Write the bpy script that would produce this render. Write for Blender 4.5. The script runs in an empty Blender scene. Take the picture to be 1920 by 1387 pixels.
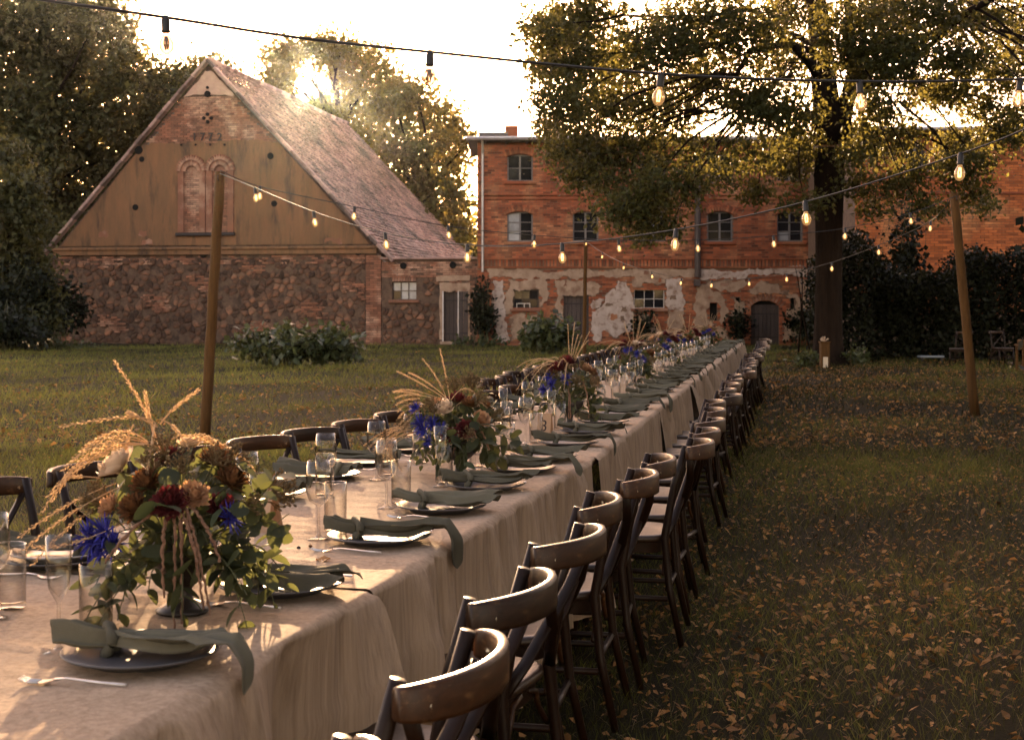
import bpy, math, random
import numpy as np
from mathutils import Vector, Matrix, Quaternion
R = math.radians
random.seed(7)
rng = np.random.default_rng(7)
S = bpy.context.scene
C = S.collection

# ------------------------------------------------------------------ camera, sky, sun, exposure
F, CX, HY, EYE = 2550.0, 960.0, 575.0, 1.45        # focal length and horizon of the 1920 px photograph
cd = bpy.data.cameras.new('camera'); cam = bpy.data.objects.new('camera', cd); C.objects.link(cam)
cam.location = (0, 0, EYE); cam.rotation_euler = (R(90), 0, 0)
cd.sensor_width = 36; cd.lens = F/1920*36; cd.shift_y = -(693.5-HY)/1920
cd.clip_start = .05; cd.clip_end = 3000
cd.dof.use_dof = True; cd.dof.focus_distance = 6.2; cd.dof.aperture_fstop = 9.0
S.camera = cam
SUN_AZ, SUN_EL = -8.4, 9.7
W = bpy.data.worlds.new('World'); S.world = W; W.use_nodes = True
nt = W.node_tree; nt.nodes.clear()
sky = nt.nodes.new('ShaderNodeTexSky'); sky.sky_type = 'NISHITA'; sky.sun_disc = False
sky.sun_elevation = R(SUN_EL); sky.sun_rotation = R(SUN_AZ)
sky.air_density = 1.0; sky.dust_density = 1.2; sky.ozone_density = .6
tint = nt.nodes.new('ShaderNodeMix'); tint.data_type = 'RGBA'; tint.blend_type = 'MULTIPLY'
tint.inputs[0].default_value = 1; tint.inputs[7].default_value = (1.0, .68, .56, 1)
bg = nt.nodes.new('ShaderNodeBackground'); bg.inputs[1].default_value = .12
wo = nt.nodes.new('ShaderNodeOutputWorld')
nt.links.new(sky.outputs[0], tint.inputs[6]); nt.links.new(tint.outputs[2], bg.inputs[0]); nt.links.new(bg.outputs[0], wo.inputs[0])
sl = bpy.data.lights.new('sun', 'SUN'); sl.energy = 4.0; sl.angle = R(.5); sl.color = (1, .66, .36)
so = bpy.data.objects.new('sun', sl); C.objects.link(so)
sd = Vector((math.sin(R(SUN_AZ))*math.cos(R(SUN_EL)), math.cos(R(SUN_AZ))*math.cos(R(SUN_EL)), math.sin(R(SUN_EL))))
so.rotation_euler = sd.to_track_quat('Z', 'Y').to_euler()
S.view_settings.view_transform = 'Standard'; S.view_settings.look = 'None'
S.view_settings.exposure = 3.45; S.view_settings.gamma = 1
S.cycles.max_bounces = 8; S.cycles.transparent_max_bounces = 24; S.cycles.transmission_bounces = 4
S.cycles.diffuse_bounces = 4; S.cycles.glossy_bounces = 3; S.cycles.caustics_reflective = False; S.cycles.caustics_refractive = False
S.cycles.sample_clamp_indirect = 6; S.cycles.use_denoising = True

# ------------------------------------------------------------------ helpers
def at(x, y, d):                                   # point seen at photograph pixel x, y at distance d
    return Vector(((x-CX)*d/F, d, EYE+(HY-y)*d/F))
def on(x, y, z=0.0):                               # point of height z seen at photograph pixel x, y
    return at(x, y, (EYE-z)*F/(y-HY))

def mesh(name, V, Fs, m=None, tone=None, smooth=False):
    """V: n x 3, Fs: list of index lists or an n x k array; tone: one number per face."""
    me = bpy.data.meshes.new(name)
    V = np.asarray(V, dtype=np.float32)
    if isinstance(Fs, np.ndarray):
        n, k = Fs.shape; flat = Fs.ravel(); tot = np.full(n, k)
    else:
        tot = np.array([len(f) for f in Fs]); flat = np.fromiter((i for f in Fs for i in f), dtype=np.int32)
    me.vertices.add(len(V)); me.vertices.foreach_set('co', V.ravel())
    me.loops.add(len(flat)); me.loops.foreach_set('vertex_index', flat.astype(np.int32))
    me.polygons.add(len(tot)); st = np.zeros(len(tot), dtype=np.int32); st[1:] = np.cumsum(tot)[:-1]
    me.polygons.foreach_set('loop_start', st)
    me.polygons.foreach_set('use_smooth', np.full(len(tot), bool(smooth)))
    me.update(calc_edges=True)
    if tone is not None:
        a = me.attributes.new('tone', 'FLOAT', 'FACE'); a.data.foreach_set('value', np.asarray(tone, dtype=np.float32))
    if m: me.materials.append(m)
    me.validate()
    return me

class MB:
    """collects shapes for one mesh"""
    def __init__(s): s.v = []; s.f = []; s.t = []; s.M = None
    def add(s, vs, fs, tone=0.5):
        o = len(s.v)
        for p in vs:
            p = Vector(p)
            s.v.append(tuple(s.M @ p) if s.M else tuple(p))
        for f in fs: s.f.append([i+o for i in f]); s.t.append(tone)
        return s
    def box(s, c, d, rot=None, tone=.5, bev=0):
        c = Vector(c); x, y, z = d[0]/2, d[1]/2, d[2]/2
        if bev:
            b = bev; vs = []; fs = []
            xs = [(-1, -1), (1, -1), (1, 1), (-1, 1)]
            rings = [(z-b, b), (z, 0)]
            prof = [(-z, b), (-z+b, 0), (z-b, 0), (z, b)]
            for h, i in prof:
                for (sx, sy) in xs: vs.append((sx*(x-i), sy*(y-i), h))
            for r in range(3):
                for k in range(4): fs.append((r*4+k, r*4+(k+1) % 4, r*4+4+(k+1) % 4, r*4+4+k))
            fs += [(3, 2, 1, 0), (12, 13, 14, 15)]
        else:
            vs = [(-x, -y, -z), (x, -y, -z), (x, y, -z), (-x, y, -z), (-x, -y, z), (x, -y, z), (x, y, z), (-x, y, z)]
            fs = [(3, 2, 1, 0), (4, 5, 6, 7), (0, 1, 5, 4), (1, 2, 6, 5), (2, 3, 7, 6), (3, 0, 4, 7)]
        if rot is not None: vs = [rot @ Vector(p) for p in vs]
        return s.add([Vector(p)+c for p in vs], fs, tone)
    def tube(s, pts, rad, seg=8, flat=1.0, tone=.5, cap=True, up=(0, 0, 1)):
        pts = [Vector(p) for p in pts]; n = len(pts)
        if not hasattr(rad, '__len__'): rad = [rad]*n
        vs = []; fs = []; a = None
        for i, p in enumerate(pts):
            t = (pts[min(i+1, n-1)]-pts[max(i-1, 0)])
            t = t.normalized() if t.length > 1e-9 else Vector((0, 0, 1))
            if a is None:
                a = Vector(up).cross(t)
                if a.length < .2: a = Vector((1, 0, 0)).cross(t)
                if a.length < .2: a = Vector((0, 1, 0)).cross(t)
            else: a = a-t*a.dot(t)
            a.normalize(); b = t.cross(a)
            for k in range(seg):
                w = 2*math.pi*k/seg
                vs.append(p+a*(math.cos(w)*rad[i])+b*(math.sin(w)*rad[i]*flat))
        for i in range(n-1):
            for k in range(seg):
                fs.append((i*seg+k, i*seg+(k+1) % seg, (i+1)*seg+(k+1) % seg, (i+1)*seg+k))
        if cap: fs += [tuple(range(seg-1, -1, -1)), tuple((n-1)*seg+k for k in range(seg))]
        return s.add(vs, fs, tone)
    def lathe(s, prof, seg=20, c=(0, 0, 0), tone=.5, caps=(False, False)):
        c = Vector(c); vs = []; fs = []; n = len(prof)
        for r, z in prof:
            for k in range(seg):
                w = 2*math.pi*k/seg; vs.append(c+Vector((r*math.cos(w), r*math.sin(w), z)))
        for i in range(n-1):
            for k in range(seg): fs.append((i*seg+k, i*seg+(k+1) % seg, (i+1)*seg+(k+1) % seg, (i+1)*seg+k))
        if caps[0]: fs.append(tuple(range(seg-1, -1, -1)))
        if caps[1]: fs.append(tuple((n-1)*seg+k for k in range(seg)))
        return s.add(vs, fs, tone)
    def prism(s, poly, y0, y1, tone=.5, inset=0.0):
        """poly in x,z; front at y0, back at y1"""
        n = len(poly); cx = sum(p[0] for p in poly)/n; cz = sum(p[1] for p in poly)/n
        k = 1-inset
        vs = [(cx+(x-cx)*k, y0, cz+(z-cz)*k) for x, z in poly]+[(x, y0+(y1-y0)*.4 if inset else y1, z) for x, z in poly]
        fs = [tuple(range(n))]+[((i+1) % n, i, n+i, n+(i+1) % n) for i in range(n)]
        if inset:
            vs += [(x, y1, z) for x, z in poly]
            fs += [(n+(i+1) % n, n+i, 2*n+i, 2*n+(i+1) % n) for i in range(n)]
        return s.add(vs, fs, tone)
    def me(s, name, m, smooth=False): return mesh(name, s.v, s.f, m, s.t, smooth)
    def build(s, name, m, parent=None, smooth=False): return ob(name, s.me(name, m, smooth), parent)

def ob(name, data, parent=None, loc=None, rz=None):
    o = bpy.data.objects.new(name, data); C.objects.link(o)
    if parent: o.parent = parent
    if loc is not None: o.location = loc
    if rz is not None: o.rotation_euler = (0, 0, rz)
    return o
def tag(o, label, cat, group=None, kind=None):
    o['label'] = label; o['category'] = cat
    if group: o['group'] = group
    if kind: o['kind'] = kind
    return o
def thing(name, label, cat, loc=(0, 0, 0), rz=0, group=None): return tag(ob(name, None, None, loc, rz), label, cat, group)
def kind(o, k): o['kind'] = k; return o
KIDS = {}
def copy_tree(o, parent=None):
    c = o.copy(); C.objects.link(c); c.parent = parent
    for ch in o.children: copy_tree(ch, c)
    return c
ONES = 'first second third fourth fifth sixth seventh eighth ninth tenth eleventh twelfth thirteenth fourteenth fifteenth sixteenth seventeenth eighteenth nineteenth'.split()
def nth(n):
    if n <= 19: return ONES[n-1]
    t, u = divmod(n, 10); T = ['', '', 'twent', 'thirt', 'fort'][t]
    return T+'ieth' if u == 0 else T+'y-'+ONES[u-1]

def flat_text(o):
    me = bpy.data.meshes.new_from_object(o.evaluated_get(bpy.context.evaluated_depsgraph_get())); n = o.name; q = ob(n, me, o.parent); q.matrix_basis = o.matrix_basis.copy(); bpy.data.objects.remove(o); q.name = n
    return q
# ------------------------------------------------------------------ materials
def mat(name, col, rough=.7, col2=None, scale=6.0, bump=0.0, bscale=None, tone=0.0, rand=0.0, spec=.4, metal=0.0, stretch=None,
        trans=None, col3=None, scale3=1.0, sheen=0.0, contrast=.5, clamp3=(.5, .62)):
    m = bpy.data.materials.new(name); m.use_nodes = True; t = m.node_tree; N = t.nodes; L = t.links
    p = N['Principled BSDF']; out = N['Material Output']
    p.inputs['Roughness'].default_value = rough; p.inputs['Metallic'].default_value = metal
    p.inputs['Specular IOR Level'].default_value = spec
    tc = N.new('ShaderNodeTexCoord'); co = tc.outputs['Object']
    if stretch:
        mp = N.new('ShaderNodeMapping'); mp.inputs['Scale'].default_value = stretch; L.new(co, mp.inputs[0]); co = mp.outputs[0]
    def noise(sc, det=5):
        n = N.new('ShaderNodeTexNoise'); n.inputs['Scale'].default_value = sc; n.inputs['Detail'].default_value = det
        n.inputs['Roughness'].default_value = .62; L.new(co, n.inputs['Vector']); return n.outputs['Fac']
    def mixc(fac, a, b, mode='MIX'):
        x = N.new('ShaderNodeMix'); x.data_type = 'RGBA'; x.blend_type = mode
        for s, v in ((0, fac), (6, a), (7, b)):
            if hasattr(v, 'links'): L.new(v, x.inputs[s])
            else: x.inputs[s].default_value = v if s == 0 else (*v, 1)
        return x.outputs[2]
    def ramp(v, a, b):
        r = N.new('ShaderNodeMapRange'); r.inputs[1].default_value = a; r.inputs[2].default_value = b; L.new(v, r.inputs[0]); return r.outputs[0]
    def val(v, lo, hi):
        r = N.new('ShaderNodeMapRange'); r.inputs[3].default_value = lo; r.inputs[4].default_value = hi; L.new(v, r.inputs[0])
        q = N.new('ShaderNodeCombineColor'); [L.new(r.outputs[0], q.inputs[i]) for i in range(3)]; return q.outputs[0]
    c = col
    if col2: c = mixc(ramp(noise(scale), .5-contrast*.4, .5+contrast*.4), col, col2)
    if col3: c = mixc(ramp(noise(scale3, 6), *clamp3), c, col3)
    if tone:
        a = N.new('ShaderNodeAttribute'); a.attribute_name = 'tone'; c = mixc(1.0, c, val(a.outputs['Fac'], 1-tone, 1+tone), 'MULTIPLY')
    if rand:
        a = N.new('ShaderNodeObjectInfo'); c = mixc(1.0, c, val(a.outputs['Random'], 1-rand, 1+rand), 'MULTIPLY')
    if hasattr(c, 'links'): L.new(c, p.inputs['Base Color'])
    else: p.inputs['Base Color'].default_value = (*c, 1)
    if sheen: p.inputs['Sheen Weight'].default_value = sheen
    if bump:
        b = N.new('ShaderNodeBump'); b.inputs['Strength'].default_value = 1.0; b.inputs['Distance'].default_value = bump
        L.new(noise(bscale or scale*3), b.inputs['Height']); L.new(b.outputs[0], p.inputs['Normal'])
    if trans:
        tr = N.new('ShaderNodeBsdfTranslucent'); mx = N.new('ShaderNodeMixShader'); mx.inputs[0].default_value = trans[1]
        tcol = trans[0]
        if tone:
            a = N.new('ShaderNodeAttribute'); a.attribute_name = 'tone'; L.new(mixc(1.0, tcol, val(a.outputs['Fac'], 1-tone, 1+tone), 'MULTIPLY'), tr.inputs[0])
        else: tr.inputs[0].default_value = (*tcol, 1)
        L.new(p.outputs[0], mx.inputs[1]); L.new(tr.outputs[0], mx.inputs[2]); L.new(mx.outputs[0], out.inputs[0])
    return m
def emit(name, col, s):
    m = bpy.data.materials.new(name); m.use_nodes = True; p = m.node_tree.nodes['Principled BSDF']
    p.inputs['Base Color'].default_value = (.02, .01, 0, 1)
    p.inputs['Emission Color'].default_value = (*col, 1); p.inputs['Emission Strength'].default_value = s
    m.cycles.emission_sampling = 'NONE'
    return m
def thin_glass(name, tintc=(.97, .97, .95), lo=.04, hi=.75, rough=.02, pw=3.0, rimc=(.35, .32, .3), glow=None, gs=0):
    m = bpy.data.materials.new(name); m.use_nodes = True; t = m.node_tree; N = t.nodes; L = t.links; N.remove(N['Principled BSDF'])
    tr = N.new('ShaderNodeBsdfTransparent'); tr.inputs[0].default_value = (*tintc, 1)
    g = N.new('ShaderNodeBsdfGlossy'); g.inputs['Roughness'].default_value = rough
    lw = N.new('ShaderNodeLayerWeight'); pwn = N.new('ShaderNodeMath'); pwn.operation = 'POWER'; pwn.inputs[1].default_value = pw
    L.new(lw.outputs['Facing'], pwn.inputs[0])
    mc = N.new('ShaderNodeMix'); mc.data_type = 'RGBA'; mc.inputs[6].default_value = (*tintc, 1); mc.inputs[7].default_value = (*rimc, 1); L.new(pwn.outputs[0], mc.inputs[0]); L.new(mc.outputs[2], tr.inputs[0])
    mr = N.new('ShaderNodeMapRange'); mr.inputs[3].default_value = lo; mr.inputs[4].default_value = hi; L.new(pwn.outputs[0], mr.inputs[0])
    mx = N.new('ShaderNodeMixShader'); L.new(mr.outputs[0], mx.inputs[0]); L.new(tr.outputs[0], mx.inputs[1]); L.new(g.outputs[0], mx.inputs[2])
    o_ = mx.outputs[0]
    if glow:                                         # warm light of the lit lamp caught in its glass
        e = N.new('ShaderNodeEmission'); e.inputs[0].default_value = (*glow, 1); e.inputs[1].default_value = gs; ad = N.new('ShaderNodeAddShader'); L.new(o_, ad.inputs[0]); L.new(e.outputs[0], ad.inputs[1]); o_ = ad.outputs[0]; m.cycles.emission_sampling = 'NONE'
    L.new(o_, N['Material Output'].inputs[0]); return m

M = dict(
    ground=mat('lawn soil', (.012, .010, .004), .95, (.022, .015, .006), 1.3, .01, 40, col3=(.013, .012, .004), scale3=.35, spec=.08),
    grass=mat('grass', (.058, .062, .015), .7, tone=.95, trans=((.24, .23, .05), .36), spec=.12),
    drygrass=mat('dry grass blade', (.16, .115, .05), .7, tone=.6, trans=((.2, .14, .05), .3), spec=.3),
    dleaf=mat('dry leaf', (.33, .175, .065), .7, (.17, .07, .02), 3.5, tone=.95, trans=((.38, .19, .05), .25), spec=.2),
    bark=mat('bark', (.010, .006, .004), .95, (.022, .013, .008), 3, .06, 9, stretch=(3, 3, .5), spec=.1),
    leaf=mat('lime leaf', (.022, .027, .007), .55, tone=.6, trans=((.40, .34, .08), .15), spec=.16),
    leafdark=mat('dark leaf', (.036, .038, .015), .55, tone=.6, trans=((.20, .16, .035), .25), spec=.2),
    leafsun=mat('sunlit tree leaf', (.034, .038, .012), .5, tone=.5, trans=((.34, .25, .05), .3), spec=.2),
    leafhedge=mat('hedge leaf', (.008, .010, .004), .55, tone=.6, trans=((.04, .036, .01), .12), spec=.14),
    leafbush=mat('bush leaf', (.036, .046, .018), .45, tone=.5, trans=((.16, .16, .04), .24), spec=.3),
    mortar=mat('brick mortar', (.17, .105, .07), .95, (.11, .068, .045), 5, .01, 60),
    brick=mat('red brick', (.25, .066, .024), .85, (.165, .047, .020), 2.2, .006, 60, tone=.68, col3=(.28, .12, .055), scale3=.6),
    brickorange=mat('orange brick', (.40, .115, .032), .85, (.31, .083, .026), 2.2, .006, 60, tone=.5, col3=(.43, .18, .07), scale3=.6),
    brickold=mat('weathered brick', (.20, .078, .042), .9, (.135, .062, .038), 1.6, .006, 60, tone=.5, col3=(.29, .165, .11), scale3=.9),
    plaster=mat('ochre plaster', (.175, .084, .038), .95, (.115, .062, .030), 1.9, .004, 40, col3=(.05, .03, .018), scale3=1.3, clamp3=(.52, .68), stretch=(1.6, 1.6, .35)),
    pinkplaster=mat('pink plaster', (.42, .28, .21), .95, (.30, .19, .14), 3, .01, 30),
    beige=mat('beige plaster', (.34, .235, .165), .95, (.23, .15, .10), 3.0, .003, 50, col3=(.17, .095, .06), scale3=2.6, clamp3=(.50, .68)),
    white=mat('white plaster', (.44, .35, .30), .95, (.31, .235, .195), 3.5, .003, 50, col3=(.20, .125, .09), scale3=4.0, clamp3=(.50, .66)),
    stonemortar=mat('stone mortar', (.115, .069, .045), .95, (.062, .037, .024), 4, .03, 14, col3=(.04, .024, .016), scale3=2.5),
    stone=mat('field stone', (.098, .052, .030), .9, (.055, .030, .019), 5, .03, 14, rand=.42, tone=.45, col3=(.15, .068, .038), scale3=2.0),
    tile=mat('roof tile', (.36, .215, .175), .8, (.23, .14, .115), 1.2, .004, 40, tone=.65, col3=(.12, .085, .07), scale3=.6, clamp3=(.5, .64)),
    roofgrey=mat('grey roof felt', (.14, .115, .105), .6, (.09, .075, .07), 2, .004, 30),
    zinc=mat('zinc', (.42, .38, .36), .45, (.3, .27, .26), 5, metal=.5),
    darkpipe=mat('dark pipe', (.05, .035, .03), .6),
    wframe=mat('grey window frame', (.12, .105, .10), .6),
    whiteframe=mat('white window frame', (.5, .46, .43), .6, (.35, .3, .28), 9),
    brownframe=mat('brown window frame', (.06, .035, .025), .6),
    pane=mat('window glass', (.010, .010, .012), .08, spec=.3),
    litpane=mat('pale window glass', (.32, .31, .32), .25, (.18, .18, .19), 2, spec=.6),
    doorwood=mat('dark door wood', (.04, .028, .024), .8, (.065, .045, .037), 6, .004, 40, stretch=(6, 6, .6), rand=.25),
    iron=mat('black iron', (.02, .014, .012), .7),
    dark=mat('dark interior', (.006, .005, .004), 1.0),
    post=mat('weathered post wood', (.10, .048, .014), .8, (.055, .026, .008), 5, .006, 30, stretch=(5, 5, .5), spec=.15),
    cable=mat('black rubber cable', (.012, .010, .010), .5),
    chair=mat('dark stained wood', (.015, .0055, .0022), .45, (.008, .003, .0012), 5, .0003, 30, stretch=(2, 8, 8), rand=.25, spec=.18),
    rail=mat('worn rail wood', (.036, .0130, .0042), .42, (.015, .0056, .002), 9, .0004, 25, stretch=(1, 8, 8), rand=.4, spec=.25, col3=(.085, .040, .015), scale3=5.0, clamp3=(.56, .68)),
    seatm=mat('seat wood', (.03, .015, .008), .4, (.02, .010, .0055), 6, .001, 40, rand=.2, spec=.3),
    screw=mat('brass screw', (.45, .35, .22), .35, metal=.9),
    tabletop=mat('table board', (.18, .11, .06), .6),
    linen=mat('beige linen', (.385, .278, .196), .95, (.25, .175, .118), 1.0, .004, 1.6, spec=.12, stretch=(60, 60, 2.2)),
    napkin=mat('sage linen napkin', (.105, .094, .069), .95, (.078, .070, .051), 8, .0015, 260, rand=.22, spec=.1),
    plate=mat('dark stoneware', (.045, .042, .045), .5, (.075, .065, .065), 10, spec=.25, rand=.2),
    plate2=mat('pale stoneware', (.30, .27, .26), .25, (.22, .2, .19), 12, spec=.5),
    steel=mat('steel', (.55, .50, .47), .28, metal=1.0),
    vase=mat('dark pewter', (.035, .027, .024), .4, metal=.3),
    euc=mat('eucalyptus leaf', (.034, .042, .022), .6, rand=.5, trans=((.15, .16, .05), .28), spec=.2),
    stem=mat('plant stem', (.06, .06, .025), .7),
    straw=mat('dried grass', (.46, .32, .19), .8, tone=.3, trans=((.5, .33, .17), .3)),
    umbel=mat('dry seed head', (.17, .11, .05), .85, (.10, .07, .03), 20, tone=.4, trans=((.25, .15, .06), .2)),
    amar=mat('dried amaranth', (.22, .12, .075), .9, (.12, .06, .04), 60, .006, 200),
    cream=mat('cream rose', (.62, .48, .36), .7, trans=((.6, .45, .3), .3), tone=.15),
    peach=mat('peach rose', (.42, .24, .14), .7, trans=((.5, .27, .13), .3), tone=.25),
    rust=mat('rust dahlia', (.12, .052, .020), .7, trans=((.22, .09, .03), .3), tone=.5),
    wine=mat('burgundy dahlia', (.085, .012, .014), .7, trans=((.12, .01, .012), .2), tone=.3),
    blue=mat('blue thistle', (.030, .030, .23), .65, tone=.6, trans=((.04, .04, .35), .2), spec=.2),
    card=mat('kraft card', (.33, .21, .13), .8, (.28, .17, .1), 20),
    ink=mat('ink', (.02, .012, .01), .8),
    bluegrey=mat('blue grey metal', (.16, .18, .21), .5),
    wax=mat('candle panel', (.55, .45, .34), .5),
    drink=thin_glass('drinking glass', (.97, .96, .94), .02, .6, .02, 2.2, (.45, .42, .4)),
    bulbglass=thin_glass('bulb glass', (.80, .72, .64), .04, .3, .03, 1.5, (.06, .04, .03), (1, .5, .16), .026),
    bulbclear=thin_glass('cold bulb glass', (.45, .40, .37), .04, .3, .03, 1.2, (.06, .04, .03)),
    filament=emit('filament', (1, .52, .17), .7),
    filamentoff=mat('cold filament', (.4, .3, .2), .5),
)
# ------------------------------------------------------------------ ground
V = []; n = 60
gx = np.concatenate([np.linspace(-400, -30, 8), np.linspace(-25, 25, 60), np.linspace(30, 400, 8)])
gy = np.concatenate([np.linspace(-300, -8, 6), np.linspace(-5, 60, 90), np.linspace(70, 900, 8)])
def hgt(x, y):
    return .03*np.sin(x*.9+.3*y)*np.cos(y*.7)+.02*np.sin(2.1*x-1.3*y)
GX, GY = np.meshgrid(gx, gy); GZ = hgt(GX, GY)*(np.abs(GX) < 26)*(GY < 60)*(GY > -6) - .02
V = np.stack([GX.ravel(), GY.ravel(), GZ.ravel()], 1); nx, ny = len(gx), len(gy)
I = (np.arange(ny-1)[:, None]*nx+np.arange(nx-1)[None]).ravel()
g = ob('lawn_ground', mesh('lawn_ground', V, np.stack([I, I+1, I+nx+1, I+nx], 1), M['ground'], smooth=True)); kind(g, 'structure'); g['label'] = 'uneven lawn of short grass strewn with fallen leaves'

# ------------------------------------------------------------------ wall building
def facade(name, parent, u0, u1, z0, z1, opens, m, depth=.2, back=None):
    us = sorted({u0, u1, *[o[0] for o in opens], *[o[1] for o in opens]}); zs = sorted({z0, z1, *[o[2] for o in opens], *[o[3] for o in opens]})
    b = MB()
    for a, c in zip(us, us[1:]):
        for d, e in zip(zs, zs[1:]):
            mu, mz = (a+c)/2, (d+e)/2
            if any(o[0] < mu < o[1] and o[2] < mz < o[3] for o in opens): continue
            b.add([(a, 0, d), (c, 0, d), (c, 0, e), (a, 0, e)], [(0, 1, 2, 3)])
    for a, c, d, e in opens:
        b.add([(a, 0, d), (c, 0, d), (c, 0, e), (a, 0, e), (a, depth, d), (c, depth, d), (c, depth, e), (a, depth, e)],
              [(0, 4, 5, 1), (1, 5, 6, 2), (2, 6, 7, 3), (3, 7, 4, 0)])
    if back: 
        y0, y1 = back
        b.add([(u0, 0, z0), (u0, 0, z1), (u0, y1, z1), (u0, y1, z0), (u1, 0, z0), (u1, 0, z1), (u1, y1, z1), (u1, y1, z0)],
              [(0, 1, 2, 3), (7, 6, 5, 4), (3, 2, 6, 7), (1, 5, 6, 2)])
    return b.build(name, m, parent)
def bricks(b, u0, u1, z0, z1, L, H, ok=None, opens=(), joint=.014, proud=.012, y=0.0, r=random.Random(3)):
    row = 0; z = z0
    while z+H <= z1+.001:
        u = u0-(L/2 if row % 2 else 0)
        while u < u1:
            a, c = max(u+joint/2, u0), min(u+L-joint/2, u1); lo, hi = z+joint/2, z+H-joint/2
            for o in opens:
                if o[2]-.01 < (lo+hi)/2 < o[3]+.01:
                    if a < o[1] and c > o[0]:
                        if a < o[0]: c = min(c, o[0])
                        elif c > o[1]: a = max(a, o[1])
                        else: a = c
            if c-a > .05 and (ok is None or ok((a+c)/2, z+H/2)):
                p = proud*r.uniform(.4, 1.5); j = [r.uniform(-.004, .004) for _ in range(4)]
                b.add([(a+j[0], y-p, lo), (c+j[1], y-p, lo), (c+j[2], y-p, hi), (a+j[3], y-p, hi), (a, y+.02, lo), (c, y+.02, lo), (c, y+.02, hi), (a, y+.02, hi)],
                      [(0, 1, 2, 3), (0, 4, 5, 1), (1, 5, 6, 2), (2, 6, 7, 3), (3, 7, 4, 0)], r.betavariate(2.2, 2.0))
            u += L
        z += H; row += 1
def inpoly(poly):
    def f(x, z):
        c = False; n = len(poly)
        for i in range(n):
            x1, z1 = poly[i]; x2, z2 = poly[(i+1) % n]
            if (z1 > z) != (z2 > z) and x < (x2-x1)*(z-z1)/(z2-z1)+x1: c = not c
        return c
    return f
def ragged(poly, amp, r, step=.14):
    """broken edge: midpoints pushed in and out, ever finer"""
    pts = list(poly); a = amp*2.2
    for _ in range(6):
        out = []; more = False
        for i, p in enumerate(pts):
            q = pts[(i+1) % len(pts)]; d = math.hypot(q[0]-p[0], q[1]-p[1]); out.append(p)
            if d > step:
                k = min(a, d*.22)*r.uniform(-1, 1); nx_, nz_ = (q[1]-p[1])/d, -(q[0]-p[0])/d; t = r.uniform(.38, .62)
                out.append((p[0]+(q[0]-p[0])*t+nx_*k, p[1]+(q[1]-p[1])*t+nz_*k)); more = True
        pts = out; a *= .72
        if not more: break
    return pts
BRICK = {}
def brick_part(parent, c, w, h, ang, m, key, y=-.016, d=.05):
    """one brick as an object of its own; ang turns it in the wall plane"""
    k = (key, round(w, 2), round(h, 2))
    if k not in BRICK: BRICK[k] = [MB().box((0, 0, 0), (w, d, h), bev=.006, tone=t).me('brick', m) for t in (.2, .4, .55, .75)]
    o = ob('brick', random.choice(BRICK[k]), parent, (c[0], y+random.uniform(-.006, .004), c[1])); o.rotation_euler = (0, -ang, 0); return o
def arch(parent, uc, zspring, half, rise, n, m, key, w=.075, h=.24):
    rad = (half*half+rise*rise)/(2*rise); a0 = math.asin(half/rad); zc = zspring+rise-rad
    for i in range(n):
        a = -a0*1.06+2*a0*1.06*i/(n-1); rr = rad+h/2+.01
        brick_part(parent, (uc+rr*math.sin(a), zc+rr*math.cos(a)), min(w, 2*a0*rad/n*.93), h, -a, m, key, d=.06)
def arch_corner(b, a, c, zs, rise, y0, y1):
    half = (c-a)/2; rad = (half*half+rise*rise)/(2*rise); zc = zs+rise-rad; uc = (a+c)/2
    pts = [(uc+half*(-1+i/4), zc+math.sqrt(max(0, rad*rad-(half*(-1+i/4))**2))) for i in range(5)]
    for s in (1, -1):
        p = [(uc+s*(x-uc), z) for x, z in pts]+[(uc, zs+rise), (uc-s*half, zs+rise)]
        p = [p[0]]+p[1:5]+[p[6]]
        b.prism(p if s > 0 else p[::-1], y0, y1)
def window(parent, a, c, z0, z1, frame, cols, rows, y=.13, pm=None, sill=None, fw=.055, bw=.028, mull=.07, label=None):
    """window > frame, mullion, glazing_bar, each pane"""
    b = MB(); H = z1-z0; Wd = c-a
    b.box((a+fw/2, y, (z0+z1)/2), (fw, .07, H)); b.box((c-fw/2, y, (z0+z1)/2), (fw, .07, H))
    b.box(((a+c)/2, y, z0+fw/2), (Wd-2*fw, .068, fw)); b.box(((a+c)/2, y, z1-fw/2), (Wd-2*fw, .068, fw))
    w = b.build('window', frame, parent)
    if label: w['label'] = label
    xs = [a+fw+(Wd-2*fw)*i/cols for i in range(cols+1)]; zs = [z0+fw+(H-2*fw)*i/rows for i in range(rows+1)]
    for i in range(1, cols):
        MB().box((xs[i], y-.004, (z0+z1)/2), (mull if (cols == 2) else bw, .06, H-2*fw)).build('mullion', frame, w)
    for j in range(1, rows):
        MB().box(((a+c)/2, y, zs[j]), (Wd-2*fw, .045, bw)).build('glazing_bar', frame, w)
    for i in range(cols):
        for j in range(rows):
            q = MB(); t = random.uniform(-.012, .012)
            q.add([(xs[i], y+.012, zs[j]), (xs[i+1], y+.012+t, zs[j]), (xs[i+1], y+.012+t*.5, zs[j+1]), (xs[i], y+.012-t*.6, zs[j+1])], [(0, 1, 2, 3)])
            q.build('pane', (pm or M['pane']) if not callable(pm) else pm(i, j), w)
    MB().box(((a+c)/2, y+.25, (z0+z1)/2), (Wd, .3, H)).build('dark_room', M['dark'], w)
    if sill:
        MB().box(((a+c)/2, -.03, z0-.06), (Wd+.24, .16, .11), bev=.012).build('sill', sill, w)
    return w
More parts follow.
